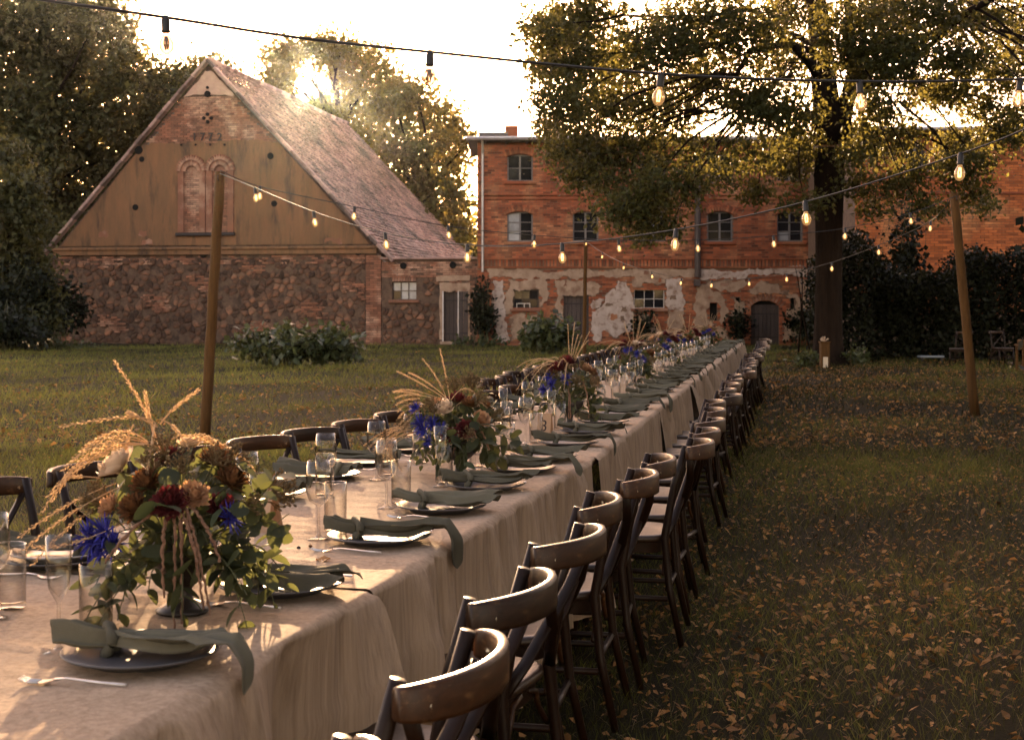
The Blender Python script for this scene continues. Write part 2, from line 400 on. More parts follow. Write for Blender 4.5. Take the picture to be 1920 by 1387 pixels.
def plank_door(parent, a, c, z0, z1, n, m, y=.12, strap=True, name='door'):
    d = MB().box(((a+c)/2, y+.05, (z0+z1)/2), (c-a, .03, z1-z0)).build(name, M['dark'], parent); w = (c-a)/n
    for i in range(n):
        MB().box((a+w*(i+.5), y+random.uniform(-.004, .004), (z0+z1)/2), (w-.014, .035, z1-z0-.02), bev=.005).build('plank', m, d)
    if strap:
        for z in (z0+.3, z1-.35): MB().box(((a+c)/2, y-.027, z), (c-a-.06, .012, .05)).build('hinge_strap', M['iron'], d)
    return d

# ------------------------------------------------------------------ brick house (50 px to the metre in its front)
hx = lambda x: (x-895)/50.0
hz = lambda y: EYE+(HY-y)/50.0
house = thing('brick_house', 'long three-storey red brick house with crumbling plaster on its ground storey', 'house', (-1.3, 51, 0))
HW = 14.1; ZB = hz(502); ZE = hz(264)
op = []; w1 = [(975, 48), (1098, 48), (1225, 48), (1350, 48), (1481, 48)]; w2 = w1
for x, w in w1: op.append((hx(x-w/2), hx(x+w/2), hz(453), hz(396)))
for x, w in w2: op.append((hx(x-w/2), hx(x+w/2), hz(340), hz(289)))
gw = [(hx(962), hx(1010), hz(578), hz(543)), (hx(1189), hx(1246), hz(578), hz(543))]
gd = [(hx(1057), hx(1104), 0.0, hz(552)), (hx(1408), hx(1461), 0.0, hz(563))]
gs = [(hx(1331), hx(1345), hz(601), hz(568)), (hx(1380), hx(1388), hz(580), hz(558)), (hx(1482), hx(1490), hz(580), hz(558))]
allop = op+gw+gd+gs
facade('wall', house, 0, HW, -.1, ZE, allop, M['mortar'], .22, back=(0, 9))
ac = MB()
for (a, c, z0, z1) in op[:5]: arch_corner(ac, a, c, z1-.13, .13, -.012, .2)
for (a, c, z0, z1) in op[5:]: arch_corner(ac, a, c, z1-.10, .10, -.012, .2)
a, c, z0, z1 = gd[1]; arch_corner(ac, a, c, z1-.22, .22, -.012, .2)
kind(ac.build('arch_corner', M['brick'], house), 'stuff')
# plaster patches (polygons traced from the photograph, each 2 cm thick)
q = lambda x, y: (hx(880+x*.22917), hz(480+y*.22917))
q2 = lambda x, y: (hx(1240+x*.15625), hz(480+y*.15625))
rr = random.Random(5)
PATCH = [
    ('beige', [q(140, 108), q(520, 112), q(900, 112), q(1300, 112), q(1872, 112), q(1872, 178), q(1500, 182), q(1250, 168), q(980, 178), q(760, 165), q(640, 185), q(420, 180), q(170, 190)]),
    ('white', [q2(470, 150), q2(1050, 145), q2(1500, 140), q2(1760, 140), q2(1735, 260), q2(1560, 215), q2(1340, 205), q2(1180, 235), q2(1000, 275), q2(480, 285)]),
    ('beige', [q(315, 190), q(620, 192), q(640, 240), q(655, 300), q(640, 360), q(600, 400), q(575, 420), q(575, 275), q(355, 275), q(355, 420), q(335, 470), q(300, 480), q(290, 330)]),
    ('white', [q(195, 200), q(275, 195), q(290, 330), q(300, 470), q(285, 505), q(310, 620), q(330, 690), q(230, 720), q(205, 560), q(185, 400)]),
    ('beige', [q(700, 192), q(930, 192), q(935, 318), q(760, 318), q(765, 520), q(720, 520), q(700, 400), q(720, 300)]),
    ('beige', [q(955, 215), q(990, 205), q(1075, 240), q(1060, 300), q(1005, 335), q(960, 318)]),
    ('white', [q(1215, 200), q(1285, 195), q(1300, 260), q(1345, 345), q(1350, 480), q(1345, 590), q(1270, 620), q(1205, 668), q(1090, 610), q(1080, 700), q(1010, 690), q(1000, 450), q(1060, 425), q(1110, 360), q(1150, 290), q(1185, 265), q(1215, 300)]),
    ('white', [q(1605, 195), q(1750, 190), q(1755, 440), q(1630, 440), q(1600, 400)]),
    ('beige', [q(1628, 444), q(1755, 444), q(1760, 640), q(1632, 660)]),
    ('beige', [q(1390, 490), q(1470, 480), q(1490, 560), q(1620, 600), q(1625, 690), q(1420, 690), q(1400, 600)]),
    ('beige', [q(1330, 190), q(1600, 188), q(1598, 225), q(1450, 215), q(1390, 255), q(1340, 250)]),
    ('beige', [q2(430, 400), q2(560, 380), q2(700, 440), q2(760, 520), q2(770, 760), q2(720, 830), q2(680, 780), q2(680, 560), q2(575, 560), q2(575, 780), q2(640, 860), q2(560, 900), q2(410, 860), q2(400, 560)]),
    ('beige', [q2(860, 470), q2(1000, 560), q2(1010, 660), q2(940, 700), q2(985, 780), q2(960, 860), q2(860, 860), q2(830, 700), q2(880, 640), q2(880, 520)]),
    ('beige', [q2(1050, 400), q2(1190, 290), q2(1390, 330), q2(1450, 420), q2(1560, 470), q2(1640, 470), q2(1655, 760), q2(1510, 740), q2(1495, 620), q2(1550, 650), q2(1610, 640), q2(1610, 500), q2(1500, 480), q2(1400, 445), q2(1060, 450)]),
    ('beige', [q(330, 500), q(560, 480), q(600, 560), q(560, 720), q(340, 700)]),
    ('white', [q(1010, 360), q(1060, 345), q(1100, 355), q(1070, 420), q(1010, 440)]),
    ('beige', [q2(600, 300), q2(1000, 285), q2(1040, 330), q2(980, 380), q2(760, 400), q2(700, 430), q2(560, 375), q2(420, 390), q2(410, 320)]),
    ('beige', [q2(1440, 760), q2(1660, 770), q2(1700, 1000), q2(1450, 1010)]),
    ('beige', [q2(1660, 270), q2(1790, 280), q2(1800, 700), q2(1665, 700)]),
    ('beige', [q2(410, 870), q2(560, 905), q2(700, 840), q2(780, 900), q2(800, 1000), q2(410, 1010)]),
]
pfs = []
for mname, poly in PATCH:
    rp = ragged(poly, .06, rr, .07); pfs.append(inpoly(rp))
    n = len(rp); ar = sum(rp[i][0]*rp[(i+1) % n][1]-rp[(i+1) % n][0]*rp[i][1] for i in range(n))
    if ar < 0: rp = rp[::-1]
    b = MB(); b.prism(rp, -.034+rr.uniform(-.004, .004), .01)
    o = b.build('plaster_patch', M[mname], house)
    if mname == 'white': o['label'] = 'ragged whitewashed plaster patch'
for k in range(46):                                 # spots where the plaster has dropped off the brick
    mname, poly = rr.choice(PATCH); u = sum(p[0] for p in poly)/len(poly)+rr.uniform(-.5, .5); z = sum(p[1] for p in poly)/len(poly)+rr.uniform(-.6, .6)
    if not (.1 < z < ZB-.1) or not any(f(u, z) for f in pfs) or any(o_[0]-.15 < u < o_[1]+.15 and o_[2]-.15 < z < o_[3]+.15 for o_ in allop): continue
    w = rr.uniform(.05, .2); h_ = rr.uniform(.04, .12); MB().prism(ragged([(u-w, z-h_), (u+w, z-h_*.8), (u+w*.8, z+h_), (u-w*.7, z+h_*1.1)], .04, rr, .05), -.044, -.03).build('plaster_scar', M[rr.choice(['brickold', 'brick', 'mortar'])], house)
b = MB()
okup = lambda u, z: True
bricks(b, 0, HW, ZB+.36, ZE-.02, .26, .083, None, op)
bricks(b, 0, HW, 0, ZB-.02, .26, .083, lambda u, z: not any(f(u, z) for f in pfs), gw+gd+gs)
kind(b.build('brickwork', M['brick'], house), 'stuff')
# corner pilaster, string courses
c = MB(); c.box((HW/2, -.035, ZB+.015), (HW, .07, .05)); c.box((HW/2, -.035, ZB+.33), (HW, .07, .05)); c.box((HW/2, -.03, hz(372)), (HW, .06, .07)); c.box((HW/2, -.045, hz(365)), (HW, .09, .06))
c.build('string_course', M['brick'], house)
for i in range(int(HW/.13)):
    brick_part(house, (.07+i*.13, ZB+.17), .085, .24, 0, M['brick'], 'h')
for (a, c_, z0, z1) in op[:5]: arch(house, (a+c_)/2, z1-.13, .5, .13, 12, M['brick'], 'h')
for (a, c_, z0, z1) in op[5:]: arch(house, (a+c_)/2, z1-.10, .48, .10, 12, M['brick'], 'h')
a, c_, z0, z1 = gd[1]; arch(house, (a+c_)/2, z1-.22, .53, .22, 12, M['brickold'], 'o')
for i, (a, c_, z0, z1) in enumerate(op[:5]):
    window(house, a, c_, z0, z1-.02, M['wframe'], 2, 3, sill=M['brick'], pm=(lambda k: (lambda i2, j2: M['litpane'] if (k == 0 and i2 == 0 and j2 < 3) or (k == 4 and i2 == 0 and j2 == 0) else M['pane']))(i))
for a, c_, z0, z1 in op[5:]: window(house, a, c_, z0, z1-.02, M['wframe'], 2, 2, sill=M['brick'])
w = window(house, *gw[0], M['iron'], 3, 2, sill=M['brickold'], bw=.02); w['label'] = 'dark window with a white inner sash'
fa = gw[0]; MB().box((fa[0]+.38, .06, fa[2]+.18), (.5, .03, .03)).box((fa[0]+.14, .06, fa[2]+.1), (.03, .028, .16)).box((fa[0]+.42, .06, fa[2]+.1), (.03, .028, .16)).box((fa[0]+.63, .06, fa[2]+.1), (.03, .028, .16)).build('inner_sash', M['whiteframe'], w)
window(house, *gw[1], M['whiteframe'], 3, 2, sill=M['brickold'], bw=.022, fw=.03)
for g_ in gs: MB().box(((g_[0]+g_[1])/2, .2, (g_[2]+g_[3])/2), (g_[1]-g_[0], .05, g_[3]-g_[2])).build('slit_opening', M['dark'], house)
plank_door(house, *gd[0], 6, M['doorwood']); d = plank_door(house, gd[1][0], gd[1][1], 0, gd[1][3]-.16, 7, M['doorwood'], strap=True); d['label'] = 'arched plank door'
MB().box(((gd[1][0]+gd[1][1])/2, .16, gd[1][3]-.1), (1.06, .03, .2)).build('door_fanlight', M['dark'], house)
rf = MB()
rf.add([(-.35, -.45, ZE+.06), (HW, -.45, ZE+.06), (HW, 5, ZE+.5), (-.35, 5, ZE+.5), (-.35, -.45, ZE-.04), (HW, -.45, ZE-.04), (HW, 5, ZE-.04), (-.35, 5, ZE-.04)],
       [(0, 1, 2, 3), (4, 7, 6, 5), (0, 4, 5, 1), (3, 7, 4, 0), (1, 5, 6, 2), (2, 6, 7, 3)])
roof = rf.build('roof', M['roofgrey'], house)
MB().tube([(-.4, -.52, ZE+.03), (HW, -.52, ZE+.03)], .075, 8).build('gutter', M['zinc'], house)
for i in range(18): MB().box((.3+i*.78, -.22, ZE-.08), (.1, .42, .08)).build('rafter_end', M['doorwood'], house)
MB().box((hx(959), 2, ZE+.5), (.5, .5, .6), bev=.02).build('chimney', M['brick'], house)
MB().box((hx(925), .3, ZE+.25), (1.1, .8, .12)).build('roof_hatch', M['roofgrey'], house)
MB().tube([(hx(905), -.4, ZE-.05), (hx(905), -.1, ZE-.5), (hx(905), -.09, hz(510))], .045, 8).build('downpipe', M['zinc'], house)
MB().tube([(hx(1598), -.4, ZE-.05), (hx(1598), -.1, ZE-.5), (hx(1598), -.09, hz(510))], .05, 8).build('downpipe', M['zinc'], house)
MB().tube([(hx(1307), -.16, ZE-.05), (hx(1307), -.16, hz(520))], .12, 10).build('flue_pipe', M['darkpipe'], house)
MB().box((hx(1306), -.13, hz(530)), (.22, .24, .25)).build('flue_box', M['darkpipe'], house)

# ------------------------------------------------------------------ brick wing on the right, nearer
wing = thing('brick_wing', 'nearer orange brick wing with a flat roof behind the hedge', 'house', (11.1, 44, 0))
wx = lambda x: (x-CX)*44/F-11.1
wz = lambda y: EYE+(HY-y)*44/F
wop = [(wx(1700), wx(1733), wz(322), wz(268))]
facade('wall', wing, 0, 9, -.1, wz(250), wop, M['mortar'], .2, back=(0, 9))
b = MB(); bricks(b, 0, 9, 1.2, wz(252), .27, .088, None, wop, proud=.016); kind(b.build('brickwork', M['brickorange'], wing), 'stuff')
MB().box((4.5, -.03, wz(362)), (9, .06, .07)).build('string_course', M['brick'], wing)
window(wing, *wop[0], M['wframe'], 2, 2, sill=M['brick'])
for i in range(9): brick_part(wing, (wop[0][0]-.06+i*.085, wop[0][3]+.12), .07, .2, 0, M['brick'], 'h')
MB().box((4.4, 3.5, wz(246)), (9.6, 8, .16), bev=.02).build('roof', M['roofgrey'], wing)
MB().tube([(-.2, -.58, wz(246)), (9, -.58, wz(246))], .06, 8).build('gutter', M['zinc'], wing)

# ------------------------------------------------------------------ stone barn
BA = R(9.5); BL = Vector((-5, 52, 0))-13.56*Vector((math.cos(BA), -math.sin(BA), 0))
barn = thing('stone_barn', 'old barn with plastered gable, field stone base and steep tiled roof', 'barn', BL, -BA)
BW = 13.56; AP = 6.6; ZS = 3.5; ZP = 11.0; LEN = 19.0
def bl(x, y):                                       # photograph pixel on the gable plane -> local u, z
    r = (x-CX)/F; e = (math.cos(BA), -math.sin(BA)); s = (r*BL.y-BL.x)/(e[0]-r*e[1]); d = BL.y+s*e[1]
    return s, EYE+(HY-y)*d/F
body = MB()
body.add([(0, 0, -.1), (BW, 0, -.1), (BW, 0, ZS), (AP, 0, ZP-.1), (0, 0, ZS), (0, LEN, -.1), (BW, LEN, -.1), (BW, LEN, ZS), (AP, LEN, ZP-.1), (0, LEN, ZS)],
         [(0, 1, 2, 4), (4, 2, 3), (6, 5, 9, 8, 7), (1, 6, 7, 2), (5, 0, 4, 9)])
body.build('wall', M['stonemortar'], barn)
sl_ = (ZP-ZS)/AP; sr_ = (ZP-ZS)/(BW-AP)
zb = bl(390, 270)[1]; zt = bl(390, 181)[1]
edge = lambda z: (max(0, (z-ZS)/sl_)+.12, BW-max(0, (z-ZS)/sr_)-.12)
NI = [bl(334, 436)[0], bl(387, 436)[0], bl(440, 436)[0]]; nz0, nz1 = bl(387, 436)[1], bl(387, 293)[1]
# plastered lower gable with the blind niche cut out, then brick, then the pink tip
a0, a1 = edge(ZS+.35), edge(zb); gp = MB(); ny = -.05
zl = ZS+.35
gp.add([(a0[0], ny, zl), (NI[0], ny, zl), (NI[0], ny, zb), (a1[0], ny, zb)], [(0, 1, 2, 3)])
gp.add([(NI[2], ny, zl), (a0[1], ny, zl), (a1[1], ny, zb), (NI[2], ny, zb)], [(0, 1, 2, 3)])
gp.add([(NI[0], ny, zl), (NI[2], ny, zl), (NI[2], ny, nz0), (NI[0], ny, nz0)], [(0, 1, 2, 3)])
for k in range(2):                                  # arched heads of the two niches
    c0, c1 = NI[k], NI[k+1]; h_ = (c1-c0)/2; uc = (c0+c1)/2; zc = nz1-h_
    P = [(uc-h_*math.cos(math.pi*i/12), zc+h_*math.sin(math.pi*i/12)) for i in range(13)]
    for i in range(12):
        gp.add([(P[i][0], ny, P[i][1]), (P[i+1][0], ny, P[i+1][1]), (P[i+1][0], ny, zb), (P[i][0], ny, zb)], [(0, 1, 2, 3)])
        gp.add([(P[i][0], ny, P[i][1]), (P[i+1][0], ny, P[i+1][1]), (P[i+1][0], .0, P[i+1][1]), (P[i][0], .0, P[i][1])], [(3, 2, 1, 0)])
gp.add([(NI[0], ny, nz0), (NI[0], ny, zc), (NI[0], .0, zc), (NI[0], .0, nz0)], [(0, 1, 2, 3)])
gp.add([(NI[2], ny, nz0), (NI[2], ny, zc), (NI[2], .0, zc), (NI[2], .0, nz0)], [(3, 2, 1, 0)])
gp.build('gable_plaster', M['plaster'], barn)
cr_ = random.Random(8)
for k in range(6):                                  # fallen patches of plaster showing the old brick
    u = cr_.uniform(1.6, BW-1.8); z = cr_.uniform(zl+.1, zl+.5) if k < 5 else cr_.uniform(zl+.4, zb-.4); w = cr_.uniform(.15, .5)
    if NI[0]-.4 < u < NI[2]+.4 or not (edge(z)[0]+.6 < u < edge(z)[1]-.6): continue
    MB().prism(ragged([(u-w, z-.08), (u+w, z-.1), (u+w*.8, z+.1), (u-w*.7, z+.12)], .05, cr_, .12), -.056, -.045).build('plaster_scar', M['brickold'], barn)
t0, t1 = edge(zt), edge(ZP-.25); tp = MB().prism(ragged([(t0[0]+.05, zt), (t0[1]-.05, zt), (AP+.12, ZP-.35), (AP-.12, ZP-.35)], .03, rr, .2), -.05, .0)
tp.build('gable_tip_plaster', M['pinkplaster'], barn)
MB().prism(ragged([(a1[0]+.15, zb-.1), (a1[1]-.15, zb-.1), (a1[1]-.3, zb+.06), (AP+.9, zb+.1), (AP+.3, zb+.02), (AP-.6, zb+.12), (AP-1.4, zb+.03), (a1[0]+.4, zb+.08)], .05, cr_, .1), -.054, -.02).build('plaster_edge', M['plaster'], barn)
b = MB(); e_ok = lambda u, z: edge(z)[0]+.1 < u < edge(z)[1]-.1
bricks(b, 0, BW, zb+.02, zt, .26, .083, e_ok, proud=.02, y=-.01)
bricks(b, NI[0], NI[2], nz0, nz1, .25, .083, lambda u, z: True, proud=.012, y=.0)
kind(b.build('brickwork', M['brickold'], barn), 'stuff')
for k in range(2):                                  # brick rings, pier and inner recess of each niche
    c0, c1 = NI[k], NI[k+1]; uc = (c0+c1)/2; h_ = (c1-c0)/2; zc = nz1-h_
    for i in range(17):
        a = math.pi*(i+.5)/17; brick_part(barn, (uc-(h_-.05)*math.cos(a), zc+(h_-.05)*math.sin(a)), .085, .2, math.pi/2-a, M['brickold'], 'n', y=-.085, d=.1)
    for i in range(11):
        a = math.pi*(i+.5)/11; r2 = h_-.26; brick_part(barn, (uc-(r2)*math.cos(a), zc+r2*math.sin(a)), .10, .2, math.pi/2-a, M['brickold'], 'm', y=-.05, d=.1)
    for sx in (c0+.14, c1-.14):
        MB().box((sx, -.045, (nz0+zc)/2), (.24, .09, zc-nz0), bev=.01).build('niche_jamb', M['brickold'], barn)
    dk = MB(); P = [(uc-(h_-.4)*math.cos(math.pi*i/10), zc-.02+(h_-.4)*math.sin(math.pi*i/10)) for i in range(11)]
    MB().prism([(uc-(h_-.4), zc-.12)]+P[::1]+[(uc+(h_-.4), zc-.12)], -.016, -.01).build('niche_head_panel', M['brickold'], barn)  # flat panel of weathered brick in the head of the niche
MB().box(((NI[0]+NI[2])/2, -.09, nz0-.07), (NI[2]-NI[0]+.1, .18, .13), bev=.02).build('niche_sill', M['iron'], barn)
# ledge, vents, date, verge boards
MB().box((BW/2, -.1, ZS+.22), (BW-.2, .2, .12), bev=.03).box((BW/2, -.07, ZS+.07), (BW-.3, .14, .17)).build('ledge', M['plaster'], barn)
def vent(x, y, r):
    u, z = bl(x, y); b = MB(); b.M = Matrix.Translation((u, 0, z)) @ Matrix.Rotation(R(90), 4, 'X')
    b.lathe([(r, .0), (r, .075), (r*.82, .085), (r*.8, .03)], 12); b.lathe([(0.001, .070), (r*.86, .070)], 12); b.build('vent_hole', M['dark'], barn)
for v in ((390, 177, .13), (390, 165, .06), (390, 215, .07), (383, 222, .07), (397, 222, .07), (390, 229, .07), (508, 293, .13), (261, 282, .17), (267, 299, .11), (255, 389, .12), (515, 382, .12), (382, 477, .14), (672, 473, .13)): vent(*v)
for ch, x in (('1', 366), ('7', 381), ('7', 396), ('2', 413)):
    fc = bpy.data.curves.new('numeral', 'FONT'); fc.body = ch; fc.size = .42; fc.extrude = .012; fc.offset = .006; fc.align_x = 'CENTER'; fc.materials.append(M['iron'])
    u, z = bl(x, 264); o = ob('date_numeral', fc, barn, (u, -.075, z)); o.rotation_euler = (R(90), 0, 0); flat_text(o)
for i in range(4): vent(336+i*27+5, 272, .045)
ov = .25
def rake(s0, s1, name):
    d = Vector((s1[0]-s0[0], 0, s1[1]-s0[1])); n = 24
    for i in range(n):
        p = Vector((s0[0], 0, s0[1]))+d*((i+.5)/n); ang = math.atan2(d.z, d.x)
        b = MB().box((0, 0, 0), (d.length/n*.97, .34, .11+.02*random.random()), bev=.015, tone=random.random())
        o = b.build('verge_tile', M['tile'], barn); o.location = (p.x, -.08+random.uniform(-.02, .02), p.z+.02); o.rotation_euler = (0, -ang, 0)
rake((-.45, ZS-.2), (AP, ZP+.05), 'l'); rake((AP, ZP+.05), (BW+.5, ZS-.35), 'r')
# roof: two slabs and tiles
rt = MB()
for s in (0, 1):
    x0, z0 = (AP, ZP) ; x1, z1 = ((-.45, ZS-.45) if s == 0 else (BW+.75, ZS-.62))
    rt.add([(x0, 0, z0-.3), (x1, 0, z1-.3), (x1, LEN, z1-.3), (x0, LEN, z0-.3), (x0, 0, z0-.4), (x1, 0, z1-.4), (x1, LEN, z1-.4), (x0, LEN, z0-.4)],
           [(0, 1, 2, 3) if s == 0 else (3, 2, 1, 0), (4, 7, 6, 5), (0, 4, 5, 1), (1, 5, 6, 2), (2, 6, 7, 3)])
roofb = rt.build('roof', M['roofgrey'], barn)
# tiles of the visible slope, tile by tile
x1, z1 = BW+.75, ZS-.62; d = np.array([x1-AP, 0, z1-ZP]); Ls = np.linalg.norm(d); d = d/Ls; nrm = np.array([-d[2], 0, d[0]]); nrm = nrm if nrm[2] > 0 else -nrm
rows = int(Ls/.2); cols = int(LEN/.19); V = []; Fq = []; T = []
sag = lambda s, y: -.22*np.sin(np.pi*y/LEN)*np.sin(np.pi*min(1, s/Ls))-.05*np.sin(s*1.3+y*.5)*.5
for i in range(rows):
    for j in range(cols):
        s0 = i*.2; y0 = j*.19+(.095 if i % 2 else 0)+rng.normal(0, .006); s1 = s0+.26
        l0, l1 = .010, .066+rng.normal(0, .012); 
        base = np.array([AP, 0, ZP]); sg = sag(s0, y0)
        o = len(V)
        for (s, y, l) in ((s0, y0, l0), (s0, y0+.183, l0), (s1-.02, y0+.183, l1), (s1, y0+.092, l1), (s1-.02, y0, l1)):
            V.append(base+d*s+np.array([0, y, 0])+nrm*(l+sg+.06))
        for k in (2, 3, 4): V.append(V[o+k]-nrm*.045)
        Fq += [[o, o+4, o+3, o+2, o+1], [o+4, o+7, o+6, o+3], [o+3, o+6, o+5, o+2], [o, o+7, o+4]]; t = rng.beta(2, 2); T += [t]*4
kind(ob('roof_tiles', mesh('roof_tiles', V, Fq, M['tile'], T), barn), 'stuff')
rd = MB()
for i in range(48):
    y = (i+.5)*LEN/48; MB_ = rd.tube([(AP, y-LEN/96, ZP+.1+sag(Ls*.02, y)), (AP, y+LEN/96+.03, ZP+.12+sag(Ls*.02, y))], .13, 8, tone=random.random())
kind(rd.build('ridge_tiles', M['tile'], barn), 'stuff')
# stones
def voronoi(u0, u1, z0, z1, cell, r, asp=1.3):
    nu, nz = max(1, int((u1-u0)/(cell*asp))), max(1, int((z1-z0)/cell)); pts = []
    for i in range(-1, nu+1):
        for j in range(-1, nz+1):
            pts.append((u0+(u1-u0)*(i+.5+r.uniform(-.6, .6)+(.5 if j % 2 else 0))/nu, z0+(z1-z0)*(j+.5+r.uniform(-.55, .55))/nz))
    P = np.array(pts); cells = []
    for k, p in enumerate(P):
        poly = [(u0, z0), (u1, z0), (u1, z1), (u0, z1)]
        dd = np.hypot(P[:, 0]-p[0], P[:, 1]-p[1]); near = np.argsort(dd)[1:22]
        for m_ in near:
            o_ = P[m_]; mx, mz = (p[0]+o_[0])/2, (p[1]+o_[1])/2; nx_, nz_ = o_[0]-p[0], o_[1]-p[1]; out = []
            for i in range(len(poly)):
                A, B = poly[i], poly[(i+1) % len(poly)]
                fa = (A[0]-mx)*nx_+(A[1]-mz)*nz_; fb = (B[0]-mx)*nx_+(B[1]-mz)*nz_
                if fa <= 0: out.append(A)
                if fa*fb < 0:
                    t = fa/(fa-fb); out.append((A[0]+(B[0]-A[0])*t, A[1]+(B[1]-A[1])*t))
            poly = out
            if len(poly) < 3: break
        if len(poly) >= 3:
            ar = .5*abs(sum(poly[i][0]*poly[(i+1) % len(poly)][1]-poly[(i+1) % len(poly)][0]*poly[i][1] for i in range(len(poly))))
            if ar > .012: cells.append((poly, ar))
    return cells
def stone_mesh(poly, r, m, b=None, gap=.02, proud=.038, off=(0, 0)):
    n = len(poly); cx = sum(p[0] for p in poly)/n; cz = sum(p[1] for p in poly)/n; pr = proud*r.uniform(.4, 1.5)
    rad = math.sqrt(sum((p[0]-cx)**2+(p[1]-cz)**2 for p in poly)/n); k0 = max(.5, 1-gap/rad); k1 = k0*r.uniform(.6, .86)
    # cut corners for a rounder field stone
    q = []
    for i in range(n):
        A, P_, B = poly[i-1], poly[i], poly[(i+1) % n]
        q.append((P_[0]*.85+A[0]*.15, P_[1]*.85+A[1]*.15)); q.append((P_[0]*.85+B[0]*.15, P_[1]*.85+B[1]*.15))
    n = len(q); o = (cx, cz) if b is None else (0, 0)
    ring = lambda k, y: [((cx-o[0])+(x-cx)*k, y+r.uniform(-.008, .008), (cz-o[1])+(z-cz)*k) for x, z in q]
    vs = ring(k0, .0)+ring(k0*.97, -pr*.6)+ring(k1, -pr)
    fs = []
    for l in (0, 1):
        for i in range(n): fs.append((l*n+i, l*n+(i+1) % n, l*n+n+(i+1) % n, l*n+n+i))
    fs.append(tuple(2*n+i for i in range(n)))
    bb = b or MB(); bb.add(vs, fs, r.random())
    return bb, (cx, cz)
def ccw(poly): 
    n = len(poly); a = sum(poly[i][0]*poly[(i+1) % n][1]-poly[(i+1) % n][0]*poly[i][1] for i in range(n)); return poly if a > 0 else poly[::-1]
def stonework(parent, u0, u1, z0, z1, cell, r, most, asp=1.3, skip=None):
    cs = voronoi(u0, u1, z0, z1, cell, r, asp); cs.sort(key=lambda c: -c[1]); rest = MB(); k = 0
    for poly, ar in cs:
        poly = ccw(poly); n = len(poly); c0 = (sum(p[0] for p in poly)/n, sum(p[1] for p in poly)/n)
        if (skip and skip(*c0)) or r.random() < .22: continue
        if k < most:
            bb, c = stone_mesh(poly, r, M['stone']); o = bb.build('stone', M['stone'], parent, True); o.location = (c[0], 0, c[1]); k += 1
        else: stone_mesh(poly, r, None, rest)
    if rest.v: kind(rest.build('small_stones', M['stone'], parent, True), 'stuff')
rs = random.Random(11)
stonework(barn, .02, BW-.62, 0.0, ZS-.15, .20, rs, 298, 1.55)
b = MB(); bricks(b, .3, BW-.62, ZS-.4, ZS-.02, .25, .085, lambda u, z: random.random() < .55, proud=.035); bricks(b, .3, BW-.62, .1, ZS-.4, .24, .08, lambda u, z: math.sin(u*2.1+z*3)+math.sin(u*.9-z*2.2+1) > 1.35 and random.random() < .8, proud=.05); kind(b.build('patch_brickwork', M['brickold'], barn), 'stuff')

b = MB(); bricks(b, BW-.6, BW, 0, ZS-.02, .3, .09, proud=.03, r=random.Random(4)); kind(b.build('corner_brickwork', M['brickold'], barn), 'stuff')

# ------------------------------------------------------------------ low annex between barn and house
ANL = Vector((-5, 52, 0)); aa = math.atan2(-.5, 3.5)
annex = thing('stone_annex', 'low stone and brick annex with one window and narrow door joined to the barn', 'outbuilding', ANL+Vector((.02, .0, 0)), aa)
AW = 3.72
px = lambda x: (x-715)/49.4
az = lambda y: EYE+(HY-y)/49.4
aop = [(px(735), px(782), az(562), az(528)), (px(835), px(861), 0.12, az(546))]
aH = az(486)
facade('wall', annex, 0, AW, -.1, aH, aop, M['stonemortar'], .2, back=(0, 4))
sk = lambda u, z: any(o[0]-.28 < u < o[1]+.28 and o[2]-.25 < z < o[3]+.2 for o in aop)
stonework(annex, .04, px(838), .05, az(520), .2, rs, 120, 1.5, skip=sk)
b = MB(); bricks(b, 0, AW, az(520), aH-.03, .25, .085, lambda u, z: random.random() > .15, aop, proud=.025)
bricks(b, px(838), AW, .05, az(520), .25, .085, lambda u, z: random.random() > .5, aop, proud=.02)
kind(b.build('brickwork', M['brickold'], annex), 'stuff')
for poly in ([(px(826), .2), (px(834), .2), (px(834), az(546)), (px(861), az(546)), (px(861), .2), (px(884), .2), (px(884), az(530)), (px(826), az(530))], [(px(820), az(528)), (px(884), az(526)), (px(884), az(516)), (px(820), az(519))]):
    MB().prism(ragged(poly, .02, rr, .15), -.04, .0).build('plaster_patch', M['beige'], annex)
window(annex, *aop[0], M['brownframe'], 3, 2, sill=M['brickold'], pm=lambda i, j: M['pane'] if (i, j) == (0, 0) else M['litpane'], bw=.03, fw=.03)
for i in range(9): brick_part(annex, (aop[0][0]+.06+i*.105, aop[0][3]+.12), .085, .22, 0, M['brickold'], 'o')
plank_door(annex, *aop[1], 3, M['doorwood'])
for sx in (aop[1][0]-.04, aop[1][1]+.03): MB().box((sx, -.01, (aop[1][3]+.1)/2), (.05, .1, aop[1][3]-.1)).build('door_jamb', M['whiteframe'], annex)
MB().box(((aop[1][0]+aop[1][1])/2, -.12, .08), (.75, .34, .12), bev=.015).build('doorstep', M['beige'], annex)
od = plank_door(annex, px(863), px(881), .15, az(546), 2, M['doorwood'], y=-.05, name='open_shutter_door')
for u, z in ((px(757), az(498)), (px(852), az(497))):
    bb = MB(); bb.M = Matrix.Translation((u, 0, z)) @ Matrix.Rotation(R(90), 4, 'X'); bb.lathe([(.13, 0), (.13, .07), (.1, .075), (.1, .06), (.001, .06)], 12); bb.build('vent_hole', M['dark'], annex)
MB().box((AW/2, .4, aH+.04), (AW+.1, 1.0, .09), bev=.02).build('coping', M['tile'], annex)
